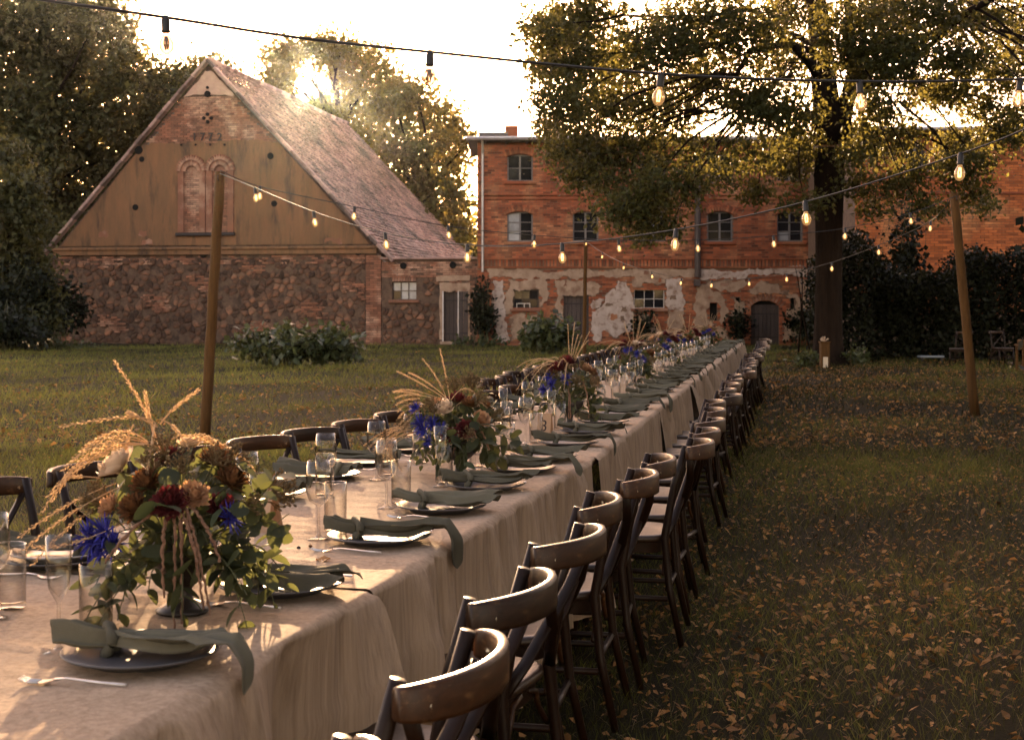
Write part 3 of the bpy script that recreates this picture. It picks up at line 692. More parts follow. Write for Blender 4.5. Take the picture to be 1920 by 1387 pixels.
# ------------------------------------------------------------------ the long table
TZ = .75
EP = [(.3, -1.108), (6.35, .40), (27.5, 4.73)]
def edge_x(d):
    for (a, xa), (b, xb) in zip(EP, EP[1:]):
        if d <= b or b == EP[-1][0]: return xa+(xb-xa)*(d-a)/(b-a)
def tdir(d):
    k0, k1 = math.atan((EP[1][1]-EP[0][1])/(EP[1][0]-EP[0][0])), math.atan((EP[2][1]-EP[1][1])/(EP[2][0]-EP[1][0]))
    t = min(1, max(0, (d-5.8)/1.2)); return k0+(k1-k0)*t          # angle to the right of straight ahead
def tp(d, off, z=TZ):                                # station d on the near long edge, off metres in from it
    a = tdir(d); return Vector((edge_x(d)-math.cos(a)*off, d+math.sin(a)*off, z))
TW = 1.13
def linen_cloth(d0, d1, seed, first):
    """draped cloth: rows along the table, columns across from hem to hem"""
    r = np.random.default_rng(seed); L = d1-d0; na = int(L/(.022 if d1 < 9 else .05)); drop = .60
    # across: hem -> edge -> top -> edge -> hem
    nd, nt_, rad = (16, 30, 4) if d1 < 9 else (8, 12, 3)
    prof = [(-1, k) for k in np.concatenate([np.linspace(drop, .03, nd), [.014, .005]])]+[(0, k) for k in np.concatenate([[.001, .006, .014], np.linspace(.03, .97, nt_), [.986, .994, .999]])]+[(1, k) for k in np.concatenate([[.005, .014], np.linspace(.03, drop, nd)])]
    A = np.linspace(0, 1, na); k1 = [(r.uniform(5, 9), r.uniform(0, 6.3), r.uniform(.4, 1)) for _ in range(3)]+[(r.uniform(14, 26), r.uniform(0, 6.3), r.uniform(.2, .5)) for _ in range(4)]
    fold = sum(a*np.sin(f*A*L+p) for f, p, a in k1); fold = np.sign(fold)*np.abs(fold)**1.3
    fold = fold-1.5*sum(r.uniform(.3, 1)*np.exp(-((A*L-p_)/r.uniform(.008, .03))**2) for p_ in r.uniform(0, L, int(L*7))); fold2 = np.roll(fold, na//3); fine = sum(.35*np.sin(r.uniform(35, 70)*A*L+r.uniform(0, 6)) for _ in range(3))+sum(.16*np.sin(r.uniform(120, 260)*A*L+r.uniform(0, 6)) for _ in range(5))
    V = np.zeros((na, len(prof), 3))
    cr = [(r.uniform(0, L), r.uniform(0, TW), r.uniform(-1, 1), r.uniform(.1, .4), r.uniform(.003, .008)) for _ in range(60)]
    for i in range(na):
        d = d0+L*A[i]; a = tdir(d); nx_, ny_ = -math.cos(a), math.sin(a)
        for j, (s, k) in enumerate(prof):
            if s == 0:
                o = TW*k; e = min(o, TW-o)
                z = TZ+.004-.006*max(0, 1-e/.012)**2
                for (cu, co, an, le, am) in cr:
                    u = (A[i]*L-cu)*math.cos(an*.5)+(o-co)*math.sin(an*.5); v = -(A[i]*L-cu)*math.sin(an*.5)+(o-co)*math.cos(an*.5)
                    z += am*math.exp(-(u/.012)**2-(v/le)**2)
                z += .0025*math.sin(9*o+3*A[i]*L+seed)*math.sin(5*A[i]*L)+.0012*math.sin(31*A[i]*L+4*o)*math.sin(7*o+seed)
                if abs(o-TW*.5) < .006: z += .004
            else:
                t = k/drop; amp = .085*t**.6+.003
                f = fold if s < 0 else fold2
                out = .012+amp*(f[i]*.6)+.0095*fine[i]*min(1, k/.03)+.045*t
                # horizontal fold creases from storage
                out += .006*math.exp(-((k-.22)/.012)**2)+.005*math.exp(-((k-.42)/.012)**2)
                o = -out if s < 0 else TW+out
                z = TZ-.006-k+.01*f[i]*t
            V[i, j] = (edge_x(d)+nx_*o, d+ny_*o, z)
    I = (np.arange(na-1)[:, None]*len(prof)+np.arange(len(prof)-1)[None]).ravel(); q = len(prof)
    Fs = np.stack([I, I+q, I+q+1, I+1], 1)
    return mesh('tablecloth', V.reshape(-1, 3), Fs, M['linen'], smooth=True)
ENDS = [.55, 3.35, 6.3, 9.2, 12.1, 15.0, 17.9, 20.8, 23.7, 26.5]
for k, (a, b_) in enumerate(zip(ENDS, ENDS[1:])):
    p = tp((a+b_)/2, TW/2, 0); t = thing('trestle_table', f'{nth(k+1)} table from the camera in the long banquet row, hidden under beige linen', 'table', p, -tdir((a+b_)/2), 'tables of the long banquet row')
    ln = (b_-a)/math.cos(tdir(p.y))-.05
    MB().box((0, 0, TZ-.035), (TW-.07, ln-.05, .04)).build('tabletop', M['tabletop'], t)
    lm = MB().box((0, 0, .35), (.05, .05, .7)).me('leg', M['tabletop'])
    for sx in (-1, 1):
        for sy in (-1, 1): ob('leg', lm, t, (sx*.45, sy*(ln/2-.2), 0))
    c = ob('tablecloth', linen_cloth(a+.006, b_-.006, 40+k, k == 0)); tag(c, f'beige linen cloth draped over the {nth(k+1)} table counted from the camera', 'tablecloth', 'linen cloths of the long table')

# ------------------------------------------------------------------ cross-back chairs
def chair_parts():
    P = []
    for s in (-1, 1):
        P.append(('rear_leg', MB().tube([(s*.20, -.27, 0), (s*.182, -.215, .25), (s*.17, -.195, .46), (s*.17, -.235, .68), (s*.172, -.285, .855)], [.014, .016, .018, .017, .015], 8, tone=.5).me('rear_leg', M['chair'], True), s))
        P.append(('front_leg', MB().tube([(s*.195, .2, 0), (s*.18, .175, .25), (s*.175, .165, .45)], [.016, .019, .021], 8).me('front_leg', M['chair'], True), s))
    n = 22; V = []; Fs = []
    for i in range(n+1):
        t = -1+2*i/n; x = .205*math.sin(t*1.35)/math.sin(1.35); y = -.295-.095*(math.cos(t*1.35)-math.cos(1.35))/(1-math.cos(1.35)); h = .033*(1-.2*abs(t)**4); zc = .825+.003*(1-t*t)
        nx_ = t*.55; nrm = Vector((nx_, -1, 0)).normalized(); th = .011
        for (dy, dz) in ((th, -h), (th, -h*.8), (th, h*.8), (th*.6, h), (-th*.6, h), (-th, h*.8), (-th, -h*.8), (-th*.6, -h)):
            V.append((x+nrm.x*dy, y+nrm.y*dy-.0*dz, zc+dz))
    for i in range(n):
        for k in range(8): Fs.append([i*8+k, i*8+(k+1) % 8, i*8+8+(k+1) % 8, i*8+8+k][::-1])
    Fs += [list(range(8)), [n*8+k for k in range(7, -1, -1)]]
    P.append(('top_rail', mesh('top_rail', V, Fs, M['rail'], smooth=True), 0))
    for s in (-1, 1):
        P.append(('cross_slat', MB().tube([(s*.175, -.305, .80), (s*.10, -.29+.008*s, .70), (0, -.262+.008*s, .61), (-s*.09, -.23, .53), (-s*.16, -.2, .465)], [.017]*5, 8, flat=.42, up=(1, 0, .001)).me('cross_slat', M['chair'], True), s))
    b = MB(); prof = []; m = 28
    def seat_ring(k, z, top):
        return [((.205*k)*math.copysign(abs(math.cos(w))**.55, math.cos(w))*(1.06 if math.sin(w) > 0 else .97), .01+.21*k*math.copysign(abs(math.sin(w))**.55, math.sin(w)), z) for w in [2*math.pi*i/m for i in range(m)]]
    vs = seat_ring(1, .437, 0)+seat_ring(1.04, .447, 0)+seat_ring(1.03, .462, 0)+seat_ring(.97, .468, 0)+seat_ring(.8, .462, 0)+seat_ring(.4, .458, 0)
    fs = [(l*m+i, l*m+(i+1) % m, l*m+m+(i+1) % m, l*m+m+i) for l in range(5) for i in range(m)]+[tuple(range(m-1, -1, -1)), tuple(5*m+i for i in range(m))]
    P.append(('seat', MB().add(vs, fs).me('seat', M['seatm'], True), 0))
    P.append(('seat_apron', MB().add(seat_ring(.93, .39, 0)+seat_ring(.95, .436, 0), [(i, (i+1) % m, m+(i+1) % m, m+i) for i in range(m)]).me('seat_apron', M['chair'], True), 0))
    for s in (-1, 1): P.append(('stretcher', MB().tube([(s*.19, -.21, .2), (s*.18, .18, .2)], .012, 6).me('stretcher', M['chair'], True), 0))
    P.append(('stretcher', MB().tube([(-.18, .18, .26), (.18, .18, .26)], .012, 6).me('stretcher', M['chair'], True), 0))
    P.append(('stretcher', MB().tube([(-.19, -.21, .24), (.19, -.21, .24)], .012, 6).me('stretcher', M['chair'], True), 0))
    for s in (-1, 1): P.append(('bent_brace', MB().tube([(s*.175, -.19, .30)]+[(s*(.175-.09*math.sin(w)), -.19+.0*w, .30+.11*w/1.57) for w in (.4, .8, 1.2, 1.57)]+[(s*.03, -.19, .425)], .009, 6).me('bent_brace', M['rail'], True), 0))
    for s in (-1, 1): P.append(('screw', MB().tube([(s*.176, -.345, .82), (s*.176, -.32, .82)], .006, 8).me('screw', M['screw']), 0))
    return P
CP = chair_parts()
def join_meshes(name, parts):
    V = []; Fs = []; mi = []; mats = []
    for _, me, _ in parts:
        o = len(V); V += [v.co[:] for v in me.vertices]
        if me.materials[0] not in mats: mats.append(me.materials[0])
        for p in me.polygons: Fs.append([i+o for i in p.vertices]); mi.append(mats.index(me.materials[0]))
    me = mesh(name, V, Fs, None, [.5]*len(Fs), True)
    for m in mats: me.materials.append(m)
    me.polygons.foreach_set('material_index', mi); return me
FARCHAIR = join_meshes('cross_back_chair', CP)
def chair(loc, rz, label, group, far=False):
    if far: return tag(ob('cross_back_chair', FARCHAIR, None, loc, rz), label, 'chair', group)
    t = thing('cross_back_chair', label, 'chair', loc, rz, group)
    for nm, me, s in CP: ob(nm, me, t)
    return t
rc = random.Random(21)
rail_d = [1.76, 2.35, 2.95, 3.60, 4.16, 4.80, 5.30, 5.98, 6.55]
while rail_d[-1] < 25.2: rail_d.append(rail_d[-1]+.655+rc.uniform(-.04, .04))
for i, d in enumerate(rail_d):
    a = tdir(d); out = .11+rc.uniform(-.05, .07); p = tp(d+.11, -out, 0)
    chair(p, math.pi/2-a+rc.uniform(-.2, .12), f'dark cross-back chair on the big tree side of the table, {nth(i+1)} from the camera', 'chairs along the tree side of the table', d > 12.5)
left_rail = [(-2.08, 4.15, .42), (-1.85, 4.62, .40), (-1.62, 5.12, .42), (-1.385, 5.68, .36), (-1.18, 6.16, .5), (-1.01, 6.58, .55), (-.85, 7.06, .42), (-.70, 7.62, .35), (-.55, 8.2, .3), (-.40, 8.85, .25), (-.22, 9.5, .22), (-.05, 10.2, .2)]
d = 10.75
while d < 25.6: p = tp(d, TW+.46+rc.uniform(-.03, .05)); left_rail.append((p.x, p.y, .08+rc.uniform(-.1, .1))); d += .64+rc.uniform(-.05, .05)
for i, (x, y, tw) in enumerate(left_rail):           # placed by the middle of the top rail
    rz = -(math.pi/2+tdir(y))-tw*.75; p = Vector((x, y, 0))-Matrix.Rotation(rz, 3, 'Z') @ Vector((0, -.37, 0))
    chair(p, rz, f'dark cross-back chair on the barn side of the table, {nth(i+1)} from the camera', 'chairs along the barn side of the table', y > 12.8)
for (x, y, rz, lab) in ((1800, 690, 2.5, 'weathered cross-back chair by the hedge just beside the leaning post'), (1880, 688, 3.3, 'cross-back chair against the hedge beside the small wooden side table')):
    chair(on(x, y), rz, lab, 'chairs by the hedge')

# ------------------------------------------------------------------ place settings
def napkin_mesh(r, hang):
    """linen napkin tied near its inner end: a fan-shaped ear, a folded body and a second tail that can fall over the table edge (+Y)"""
    V = []; Fs = []; es = .213; ky = -.06
    def strip(phi, L, w0, w1, pl, h0, h1, zb, fan=1.0, n=34, m=30, hangs=False, point=.18):
        ph, p2, p3 = r.uniform(0, 6.3), r.uniform(0, 6.3), r.uniform(0, 6.3); off = r.uniform(-.6, .6); bend = r.uniform(-.25, .25); o = len(V); top = []
        for i in range(n+1):
            t = i/n
            for k in range(m+1):
                u = k/m; q = 2*u-1; ll = L*(1-point*abs(q-off)**1.2*t); s = t*ll; g = t**fan
                w = w0+(w1-w0)*g; hh = h0+(h1-h0)*g; ang = math.pi*2*pl*u+ph
                tri = abs((ang/math.pi) % 2-1); tri = tri*tri*(3-2*tri)
                x = w*(q+.16*math.sin(ang*1.0+p2)*(1-g)); z = hh*(tri*.9+.45*(1-q*q))+.004*math.sin(s*24+q*2+p3)*t+.003*math.sin(q*7+s*33+p2)
                a_ = phi+bend*t; X = math.sin(phi+bend*t*.5)*s*math.copysign(1, L)+x*math.cos(a_); Y = ky+s*math.cos(phi)-x*math.sin(a_)*(1 if L > 0 else -1)
                rim = .009+.016*min(1, math.hypot(X, Y)/.15)**4+zb
                if Y <= es or not hangs: top.append((X, min(Y, es-.002) if not hangs else Y, rim+z))
                else:
                    d = Y-es; f = math.sin(min(1, d/.025)*math.pi/2); top.append((X, es+.014*f+z*.7*f+.004*math.sin(X*70+p3)*f, (rim+z)*(1-f)+.012*f-max(0, d-.016)))
        fs = [[i*(m+1)+k, i*(m+1)+k+1, (i+1)*(m+1)+k+1, (i+1)*(m+1)+k] for i in range(n) for k in range(m)]
        if L < 0: fs = [f[::-1] for f in fs]
        me = mesh('tmp', top, fs); N_ = [v.normal.copy() for v in me.vertices]; bpy.data.meshes.remove(me); q_ = len(top)
        low = [(v[0]-n_.x*.002, v[1]-n_.y*.002, v[2]-n_.z*.002) for v, n_ in zip(top, N_)]
        rim_ = [k for k in range(m+1)]+[(i+1)*(m+1)-1 for i in range(1, n+1)]+[n*(m+1)+k for k in range(m-1, -1, -1)]+[i*(m+1) for i in range(n-1, 0, -1)]
        V.extend(top+low); Fs.extend([[i_+o for i_ in f] for f in fs]+[[i_+q_+o for i_ in f[::-1]] for f in fs]+[[a1_+o, b1_+o, b1_+q_+o, a1_+q_+o] for a1_, b1_ in zip(rim_, rim_[1:]+rim_[:1])])
    sd = r.choice([-1, 1])
    strip(r.uniform(-.25, .25), -r.uniform(.10, .13), .020, r.uniform(.036, .050), r.choice([2, 2.5, 3]), .032, .030, .002, 1.0, 16, 30, point=.25)
    strip(sd*r.uniform(.0, .12), r.uniform(.21, .27), .024, r.uniform(.048, .062), r.choice([1.5, 2]), .032, .022, .0, .8, hangs=False)
    strip(-sd*r.uniform(.05, .22), .272+hang, .018, r.uniform(.042, .056), r.choice([1, 1.5]), .030, .022, .012, .9, 44, 26, hangs=True, point=.22)
    return mesh('napkin', V, Fs, M['napkin'], smooth=True)
def knot_mesh(r):
    b = MB(); pts = []
    for k in range(15):
        a = 2*math.pi*k/14; pts.append((.031*math.cos(a), -.065+.008*math.sin(a*2+1)+.010*math.cos(a), .027+.024*math.sin(a)))
    b.tube(pts, [.010+.003*math.sin(k*1.7) for k in range(15)], 10, flat=1.4, cap=False)
    return b.me('napkin_knot', M['napkin'], True)
rn = random.Random(3)
NAPS = [(napkin_mesh(rn, h_), knot_mesh(rn)) for h_ in (.03, .0, .08, .0, .05, .0, .11, .01, .0, .06)]
pr = [(.001, .004), (.09, .004), (.10, .001), (.105, .004), (.118, .012), (.150, .020), (.155, .024), (.152, .026), (.118, .017), (.10, .010), (.001, .009)]
PLATE = MB().lathe(pr, 40).me('dinner_plate', M['plate'], True)
PLATE_P = MB().lathe([(r_*.86, z_+.014) for r_, z_ in pr], 40).me('upper_plate', M['plate2'], True)
def fork_mesh():
    b = MB(); b.tube([(0, -.095, .004), (0, -.04, .007), (0, .02, .012), (0, .045, .009)], [.0045, .004, .003, .004], 8, flat=.6)
    V = []; 
    b.add([(-.004, .045, .009), (.004, .045, .009), (.0115, .062, .005), (.0115, .076, .004), (-.0115, .076, .004), (-.0115, .062, .005)], [(0, 1, 2, 3, 4, 5)])
    b.add([(-.004, .045, .0075), (.004, .045, .0075), (.0115, .062, .0035), (.0115, .076, .0025), (-.0115, .076, .0025), (-.0115, .062, .0035)], [(5, 4, 3, 2, 1, 0)])
    for k in range(4):
        x = -.0098+.0065*k; b.tube([(x, .074, .0035), (x*.98, .095, .004), (x*.95, .112, .010)], [.0019, .0018, .0009], 5)
    return b.me('fork', M['steel'], True)
def knife_mesh():
    b = MB(); b.tube([(0, -.105, .005), (0, -.05, .006), (0, .0, .005)], [.0055, .0045, .0045], 8, flat=.6)
    b.add([(-.004, 0, .004), (.004, 0, .004), (.008, .03, .004), (.009, .08, .004), (.0, .105, .004), (-.003, .08, .004), (-.004, 0, .0065), (.004, 0, .0055), (.008, .03, .0045), (.009, .08, .0045), (0, .105, .005), (-.003, .08, .006)],
          [(5, 4, 3, 2, 1, 0), (6, 7, 8, 9, 10, 11), (0, 1, 7, 6), (1, 2, 8, 7), (2, 3, 9, 8), (3, 4, 10, 9), (4, 5, 11, 10), (5, 0, 6, 11)])
    return b.me('knife', M['steel'], False)
FORK, KNIFE = fork_mesh(), knife_mesh()
TUMB = MB().lathe([(.001, .004), (.032, .003), (.0345, .006), (.0355, .15), (.0345, .151), (.033, .15), (.0325, .016), (.001, .014)], 28).me('tumbler', M['drink'], True)
def stem_glass(kindn):
    if kindn == 0: P = [(.033, .001), (.034, .003), (.012, .006), (.0045, .015), (.004, .095), (.009, .102), (.03, .118), (.040, .15), (.039, .19), (.034, .235), (.0328, .235), (.0375, .19), (.0385, .15), (.028, .12), (.001, .106)]
    else: P = [(.03, .001), (.031, .003), (.011, .006), (.004, .015), (.0035, .10), (.008, .107), (.02, .13), (.025, .17), (.0255, .235), (.0245, .235), (.0238, .17), (.018, .132), (.001, .112)]
    return MB().lathe(P, 26, caps=(True, False)).me('wine_glass' if kindn == 0 else 'champagne_flute', M['drink'], True)
GLW, GLF = stem_glass(0), stem_glass(1)
ps = [2.625, 3.275, 3.967, 4.577, 5.13, 5.667, 6.12, 6.75]
while ps[-1] < 25.6: ps.append(ps[-1]+.625+rn.uniform(-.03, .03))
pl = [2.2, 2.82, 3.45, 4.1, 4.72, 5.27, 5.75, 6.3, 6.9]
while pl[-1] < 25.6: pl.append(pl[-1]+.63+rn.uniform(-.03, .03))
NORD = [2, 7, 6, 5, 1, 9, 3, 2, 0, 8, 5, 4, 6, 7, 3, 1, 2, 9, 0]
for sname, sd_, flip, P in (('tree', ps, False, None), ('barn', pl, True, None)):
    for i, d in enumerate(sd_):
        a = tdir(d); o = lambda off, along, z=TZ+.006: tp(d+along*math.cos(a), (TW-off) if flip else off, z)
        face = (-a if False else 0)
        rz = (math.atan2(-math.cos(a), -math.sin(a)) if False else -math.pi/2-a) if not flip else math.pi/2-a   # local +Y outward over the table edge
        lab = f'at {nth(i+1)} place from camera, {sname} side'
        c = o(.205, 0); sgn = -1 if not flip else 1
        if flip: j = rn.uniform(-.05, .05)
        else: j = rn.uniform(-.2, .16)
        t = tag(ob('dinner_plate', PLATE, None, c, rn.uniform(0, 6)), 'dark stoneware plate '+lab, 'plate', 'plates on the long table')
        top = .0
        if flip and i in (1, 2, 3): ob('upper_plate', PLATE_P, t); top = .013
        nm, kn = NAPS[NORD[(i+(3 if flip else 0)) % len(NORD)]]
        nk = tag(ob('napkin', nm, None, c+Vector((0, 0, .008+top)), rz+j), 'knotted sage linen napkin lying on the plate '+lab, 'napkin', 'napkins on the plates')
        ob('napkin_knot', kn, nk)
        near = -.20; 
        f = tag(ob('fork', FORK, None, o(.22+rn.uniform(-.02, .02), (near if not flip else near)+.01), rz+math.pi+rn.uniform(-.1, .1)), 'steel fork beside the plate '+lab, 'fork', 'forks on the long table')
        k = tag(ob('knife', KNIFE, None, o(.20+rn.uniform(-.02, .02), .195), rz+math.pi+rn.uniform(-.08, .08)), 'steel knife beside the plate '+lab, 'knife', 'knives on the long table')
        if d < 22:
            tag(ob('tumbler', TUMB, None, o(.41+rn.uniform(-.03, .02), .15+rn.uniform(-.03, .03), TZ+.005)), 'clear straight tumbler standing behind the plate '+lab, 'glass', 'tumblers on the long table')
            g_ = GLF if rn.random() < .35 else GLW
            tag(ob(g_.name.split('.')[0], g_, None, o(.42+rn.uniform(-.03, .02), .03+rn.uniform(-.03, .03), TZ+.005)), 'clear stemmed glass standing behind the plate '+lab, 'glass', 'stemmed glasses on the long table')
# cards, dry leaf and petals on the cloth
def card(p, rz, label, num=None):
    t = thing('table_card', label, 'card', p, rz, 'number cards on the long table')
    MB().box((0, -.018, .065), (.075, .002, .13), rot=Matrix.Rotation(R(-10), 3, 'X')).build('card_face', M['card'], t)
    MB().box((0, .018, .065), (.075, .002, .13), rot=Matrix.Rotation(R(10), 3, 'X')).build('card_face', M['card'], t)
    if num:
        fc = bpy.data.curves.new('number', 'FONT'); fc.body = num; fc.size = .085; fc.extrude = .0006; fc.align_x = 'CENTER'; fc.materials.append(M['ink'])
        o = ob('card_number', fc, t, (0, -.0245, .036)); o.rotation_euler = (R(80), 0, 0); flat_text(o)
c = on(1022, 822, TZ); card((c.x, c.y, TZ+.006), -.35, 'upright kraft card with a number three before the third flower arrangement', '3')
c = on(505, 1000, TZ); card((c.x, c.y, TZ+.006), -.9, 'blank kraft card standing behind the eucalyptus of the camera-end flowers')
MBp = MB()
c = on(605, 1057, TZ); b = MB(); b.add([(0, -.03, .0), (.018, -.01, .012), (.022, .012, .004), (0, .03, .010), (-.02, .008, .002), (-.016, -.012, .010), (0, 0, .001)], [(6, i, (i+1) % 6) for i in range(6)])
tag(b.build('dry_leaf', M['dleaf']), 'curled tan leaf fallen on the linen beside the second fork', 'leaf').location = (c.x, c.y, TZ+.008)
for x, y, wd in ((560, 1033, 'black'), (582, 1030, 'rusty')):
    c = on(x, y, TZ); b = MB().lathe([(.001, 0), (.006, .002), (.005, .007), (.001, .009)], 7); tag(b.build('fallen_petal', M['rust' if wd == 'rusty' else 'ink']), f'tiny {wd} flower crumb on the cloth by the curled leaf', 'petal', 'flower crumbs on the cloth').location = (c.x, c.y, TZ+.006)
# ------------------------------------------------------------------ flowers
def petal(b, dirv, up, l, w, cup, tone, base=.0, m=3, tip=1.0):
    d = Vector(dirv).normalized(); s = d.cross(Vector(up)); s = s.normalized() if s.length > .01 else Vector((1, 0, 0)); u = s.cross(d).normalized()
    vs = []; rows = (0, .4, .75, 1.0); ws = (.35, .95, 1.0, .45*tip)
    for r_, wv in zip(rows, ws):
        for k in (-1, 0, 1):
            vs.append(d*(base+l*r_)+s*(w*wv*k*.5)+u*(cup*l*(r_**2)*.6+cup*w*.5*abs(k)))
    b.add(vs, [(i*3+k, i*3+k+1, i*3+4+k, i*3+3+k) for i in range(3) for k in (0, 1)], tone)
def rose_mesh(m, r, R_=.045):
    b = MB(); ga = 2.399
    for i in range(34):
        t = i/33; el = R(86-72*t); a = i*ga+r.uniform(-.2, .2); l = R_*(.55+.5*t)*r.uniform(.9, 1.1)
        d = (math.cos(a)*math.cos(el), math.sin(a)*math.cos(el), math.sin(el)); petal(b, d, (0, 0, 1), l, R_*(.5+.55*t), .55-.25*t, r.random(), R_*.05*t)
    return b.me('rose', m, True)
def dahlia_mesh(m, r, R_=.045, n=80, w=.33, name='dahlia', flat=.0):
    b = MB()
    for i in range(n):
        t = (i+.5)/n; el = math.asin(1-t*(1.05-flat)); a = i*2.399
        d = (math.cos(a)*math.cos(el), math.sin(a)*math.cos(el), math.sin(el)); petal(b, d, (0, 0, 1), R_*r.uniform(.85, 1.1), R_*w, .35, r.random(), 0, tip=.6)
    return b.me(name, m, True)
def thistle_mesh(m, r, R_=.04):
    b = MB()
    for i in range(46):
        el = math.asin(r.uniform(-.1, 1)); a = r.uniform(0, 6.3); d = Vector((math.cos(a)*math.cos(el), math.sin(a)*math.cos(el), math.sin(el))); l = R_*r.uniform(.7, 1.25)
        b.tube([d*.004, d*l*.6+Vector((0, 0, .002)), d*l], [.0016, .0022, .0006], 4, tone=r.random())
    return b.me('blue_thistle', m)
rf_ = random.Random(17)
def umbel_mesh(r):
    b = MB()
    for i in range(34):
        el = R(r.uniform(15, 88)); a = i*2.4; d = Vector((math.cos(a)*math.cos(el), math.sin(a)*math.cos(el), math.sin(el))); l = r.uniform(.028, .045)
        b.tube([(0, 0, -.01), d*l*.6, d*l], [.0008, .0008, .0008], 3, tone=r.random()); q = d*l
        for k in range(3):
            o = Vector((r.uniform(-1, 1), r.uniform(-1, 1), r.uniform(-1, 1)))*.005; b.tube([q+o, q+o+d*.003, q+o+d*.006], [.0012, .0026, .0008], 4, tone=r.random())
    return b.me('seed_head', M['umbel'])
UMB = [umbel_mesh(rf_) for _ in range(2)]
ROSE = {k: rose_mesh(M[k], rf_) for k in ('cream', 'peach')}
DAH = {k: dahlia_mesh(M[k], rf_) for k in ('rust', 'wine', 'peach')}
THI = thistle_mesh(M['blue'], rf_)
def leaf_mesh(name, m, l, w, fold=.15, bend=.2):
    V = []; rows = [0, .2, .45, .7, .9, 1]; ws = [.05, .7, 1, .85, .45, .02]
    for r_, wv in zip(rows, ws):
        for k in (-1, 0, 1): V.append((w*.5*wv*k, l*r_, fold*w*abs(k)*wv-bend*l*r_*r_))
    return mesh(name, V, [[i*3+k, i*3+k+1, i*3+4+k, i*3+3+k] for i in range(5) for k in (0, 1)], m, [.5]*10, True)
EUC = [leaf_mesh('leaf', M['euc'], .05, .048, .05, .1), leaf_mesh('leaf', M['euc'], .062, .04, .1, .25), leaf_mesh('leaf', M['euc'], .07, .026, .15, .35)]
def look(d, roll=0):
    return Vector(d).to_track_quat('Z', 'Y').to_matrix().to_4x4() @ Matrix.Rotation(roll, 4, 'Z')
def put(me, parent, p, d=None, s=1.0, name=None, lab=None, ydir=None):
    o = ob(name or me.name.split('.')[0], me, parent)
    if ydir is not None: q = Vector(ydir).to_track_quat('Y', 'Z').to_matrix().to_4x4() @ Matrix.Rotation(rf_.uniform(-.9, .9), 4, 'Y')
    else: q = look(d or (0, 0, 1), rf_.uniform(0, 6))
    o.matrix_local = Matrix.Translation(p) @ q @ Matrix.Scale(s, 4)
    if lab: o['label'] = lab
    return o
def curve3(p0, p1, p2, n=10): return [Vector(p0)*(1-t)**2+Vector(p1)*2*t*(1-t)+Vector(p2)*t*t for t in [i/n for i in range(n+1)]]
def plume(parent, p0, p1, p2, grains=True, r0=.0014, det=1, build=True, b=None, gr=1.0):
    own = b is None; b = b or MB(); pts = curve3(p0, p1, p2, 12 if det else 6); b.tube(pts, [r0*(1-.5*i/len(pts)) for i in range(len(pts))], 4 if det else 3, tone=rf_.random())
    if grains:
        L = len(pts)
        for k in range(int((46 if det else 14))):
            t = .35+.65*k/46 if det else .4+.6*k/14; x = t*(L-1); i = min(L-2, int(x)); p = pts[i].lerp(pts[i+1], x-i); tv = (pts[i+1]-pts[i]).normalized()
            a = k*2.4; n = tv.orthogonal().normalized(); n = Quaternion(tv, a) @ n
            q = p+n*.0018*gr; e = tv*.9+n*.35; w = .0017*gr*rf_.uniform(.8, 1.3)*(1 if det else 1.7); ln = .0095*gr*rf_.uniform(.8, 1.2)*(1 if det else 1.6)
            s = e.cross(n).normalized(); b.add([q, q+e*ln*.45+s*w, q+e*ln, q+e*ln*.45-s*w, q+e*ln*.45+n*w], [(0, 1, 4), (1, 2, 4), (2, 3, 4), (3, 0, 4)], rf_.random())
    if own: return b.build('grass_plume', M['straw'], parent)
def tassel(parent, p0, p1, p2, r0=.006, b=None):
    pts = curve3(p0, p1, p2, 30); own = b is None; b = b or MB()
    pts = [p+Vector((rf_.uniform(-1, 1), rf_.uniform(-1, 1), 0))*.0022 for p in pts]; b.tube(pts, [r0*(.25+.65*rf_.random())*(1-.4*i/30)+.0008 for i in range(31)], 6)
    if own: return b.build('amaranth_tassel', M['amar'], parent)
def sprig(parent, p0, p1, p2, n, sc=1.0, kinds=(0, 1), stem_b=None, bunch=None):
    pts = curve3(p0, p1, p2, 10); stem_b.tube(pts, .0014, 4)
    for k in range(n):
        t = .25+.75*(k+.5)/n; x = t*10; i = min(9, int(x)); p = pts[i].lerp(pts[i+1], x-i); tv = (pts[i+1]-pts[i]).normalized()
        nrm = Quaternion(tv, k*2.5+rf_.uniform(-.4, .4)) @ tv.orthogonal().normalized(); d = (nrm+tv*.45).normalized(); e = EUC[rf_.choice(kinds)]; s_ = sc*rf_.uniform(.75, 1.25)
        if bunch is None: put(e, parent, p, s=s_, name='leaf', ydir=d)
        else:
            Q = Matrix.Translation(p) @ d.to_track_quat('Y', 'Z').to_matrix().to_4x4() @ Matrix.Rotation(rf_.uniform(-.9, .9), 4, 'Y') @ Matrix.Scale(s_, 4)
            bunch.add([Q @ v.co for v in e.vertices], [tuple(f.vertices) for f in e.polygons], rf_.random())
VASE = MB().lathe([(.001, 0), (.062, 0), (.064, .006), (.05, .014), (.022, .026), (.018, .05), (.024, .066), (.05, .085), (.075, .115), (.085, .15), (.082, .152), (.07, .12), (.001, .1)], 28).me('vase', M['vase'], True)
def vdir(az, el): return Vector((math.cos(az)*math.cos(el), math.sin(az)*math.cos(el), math.sin(el)))
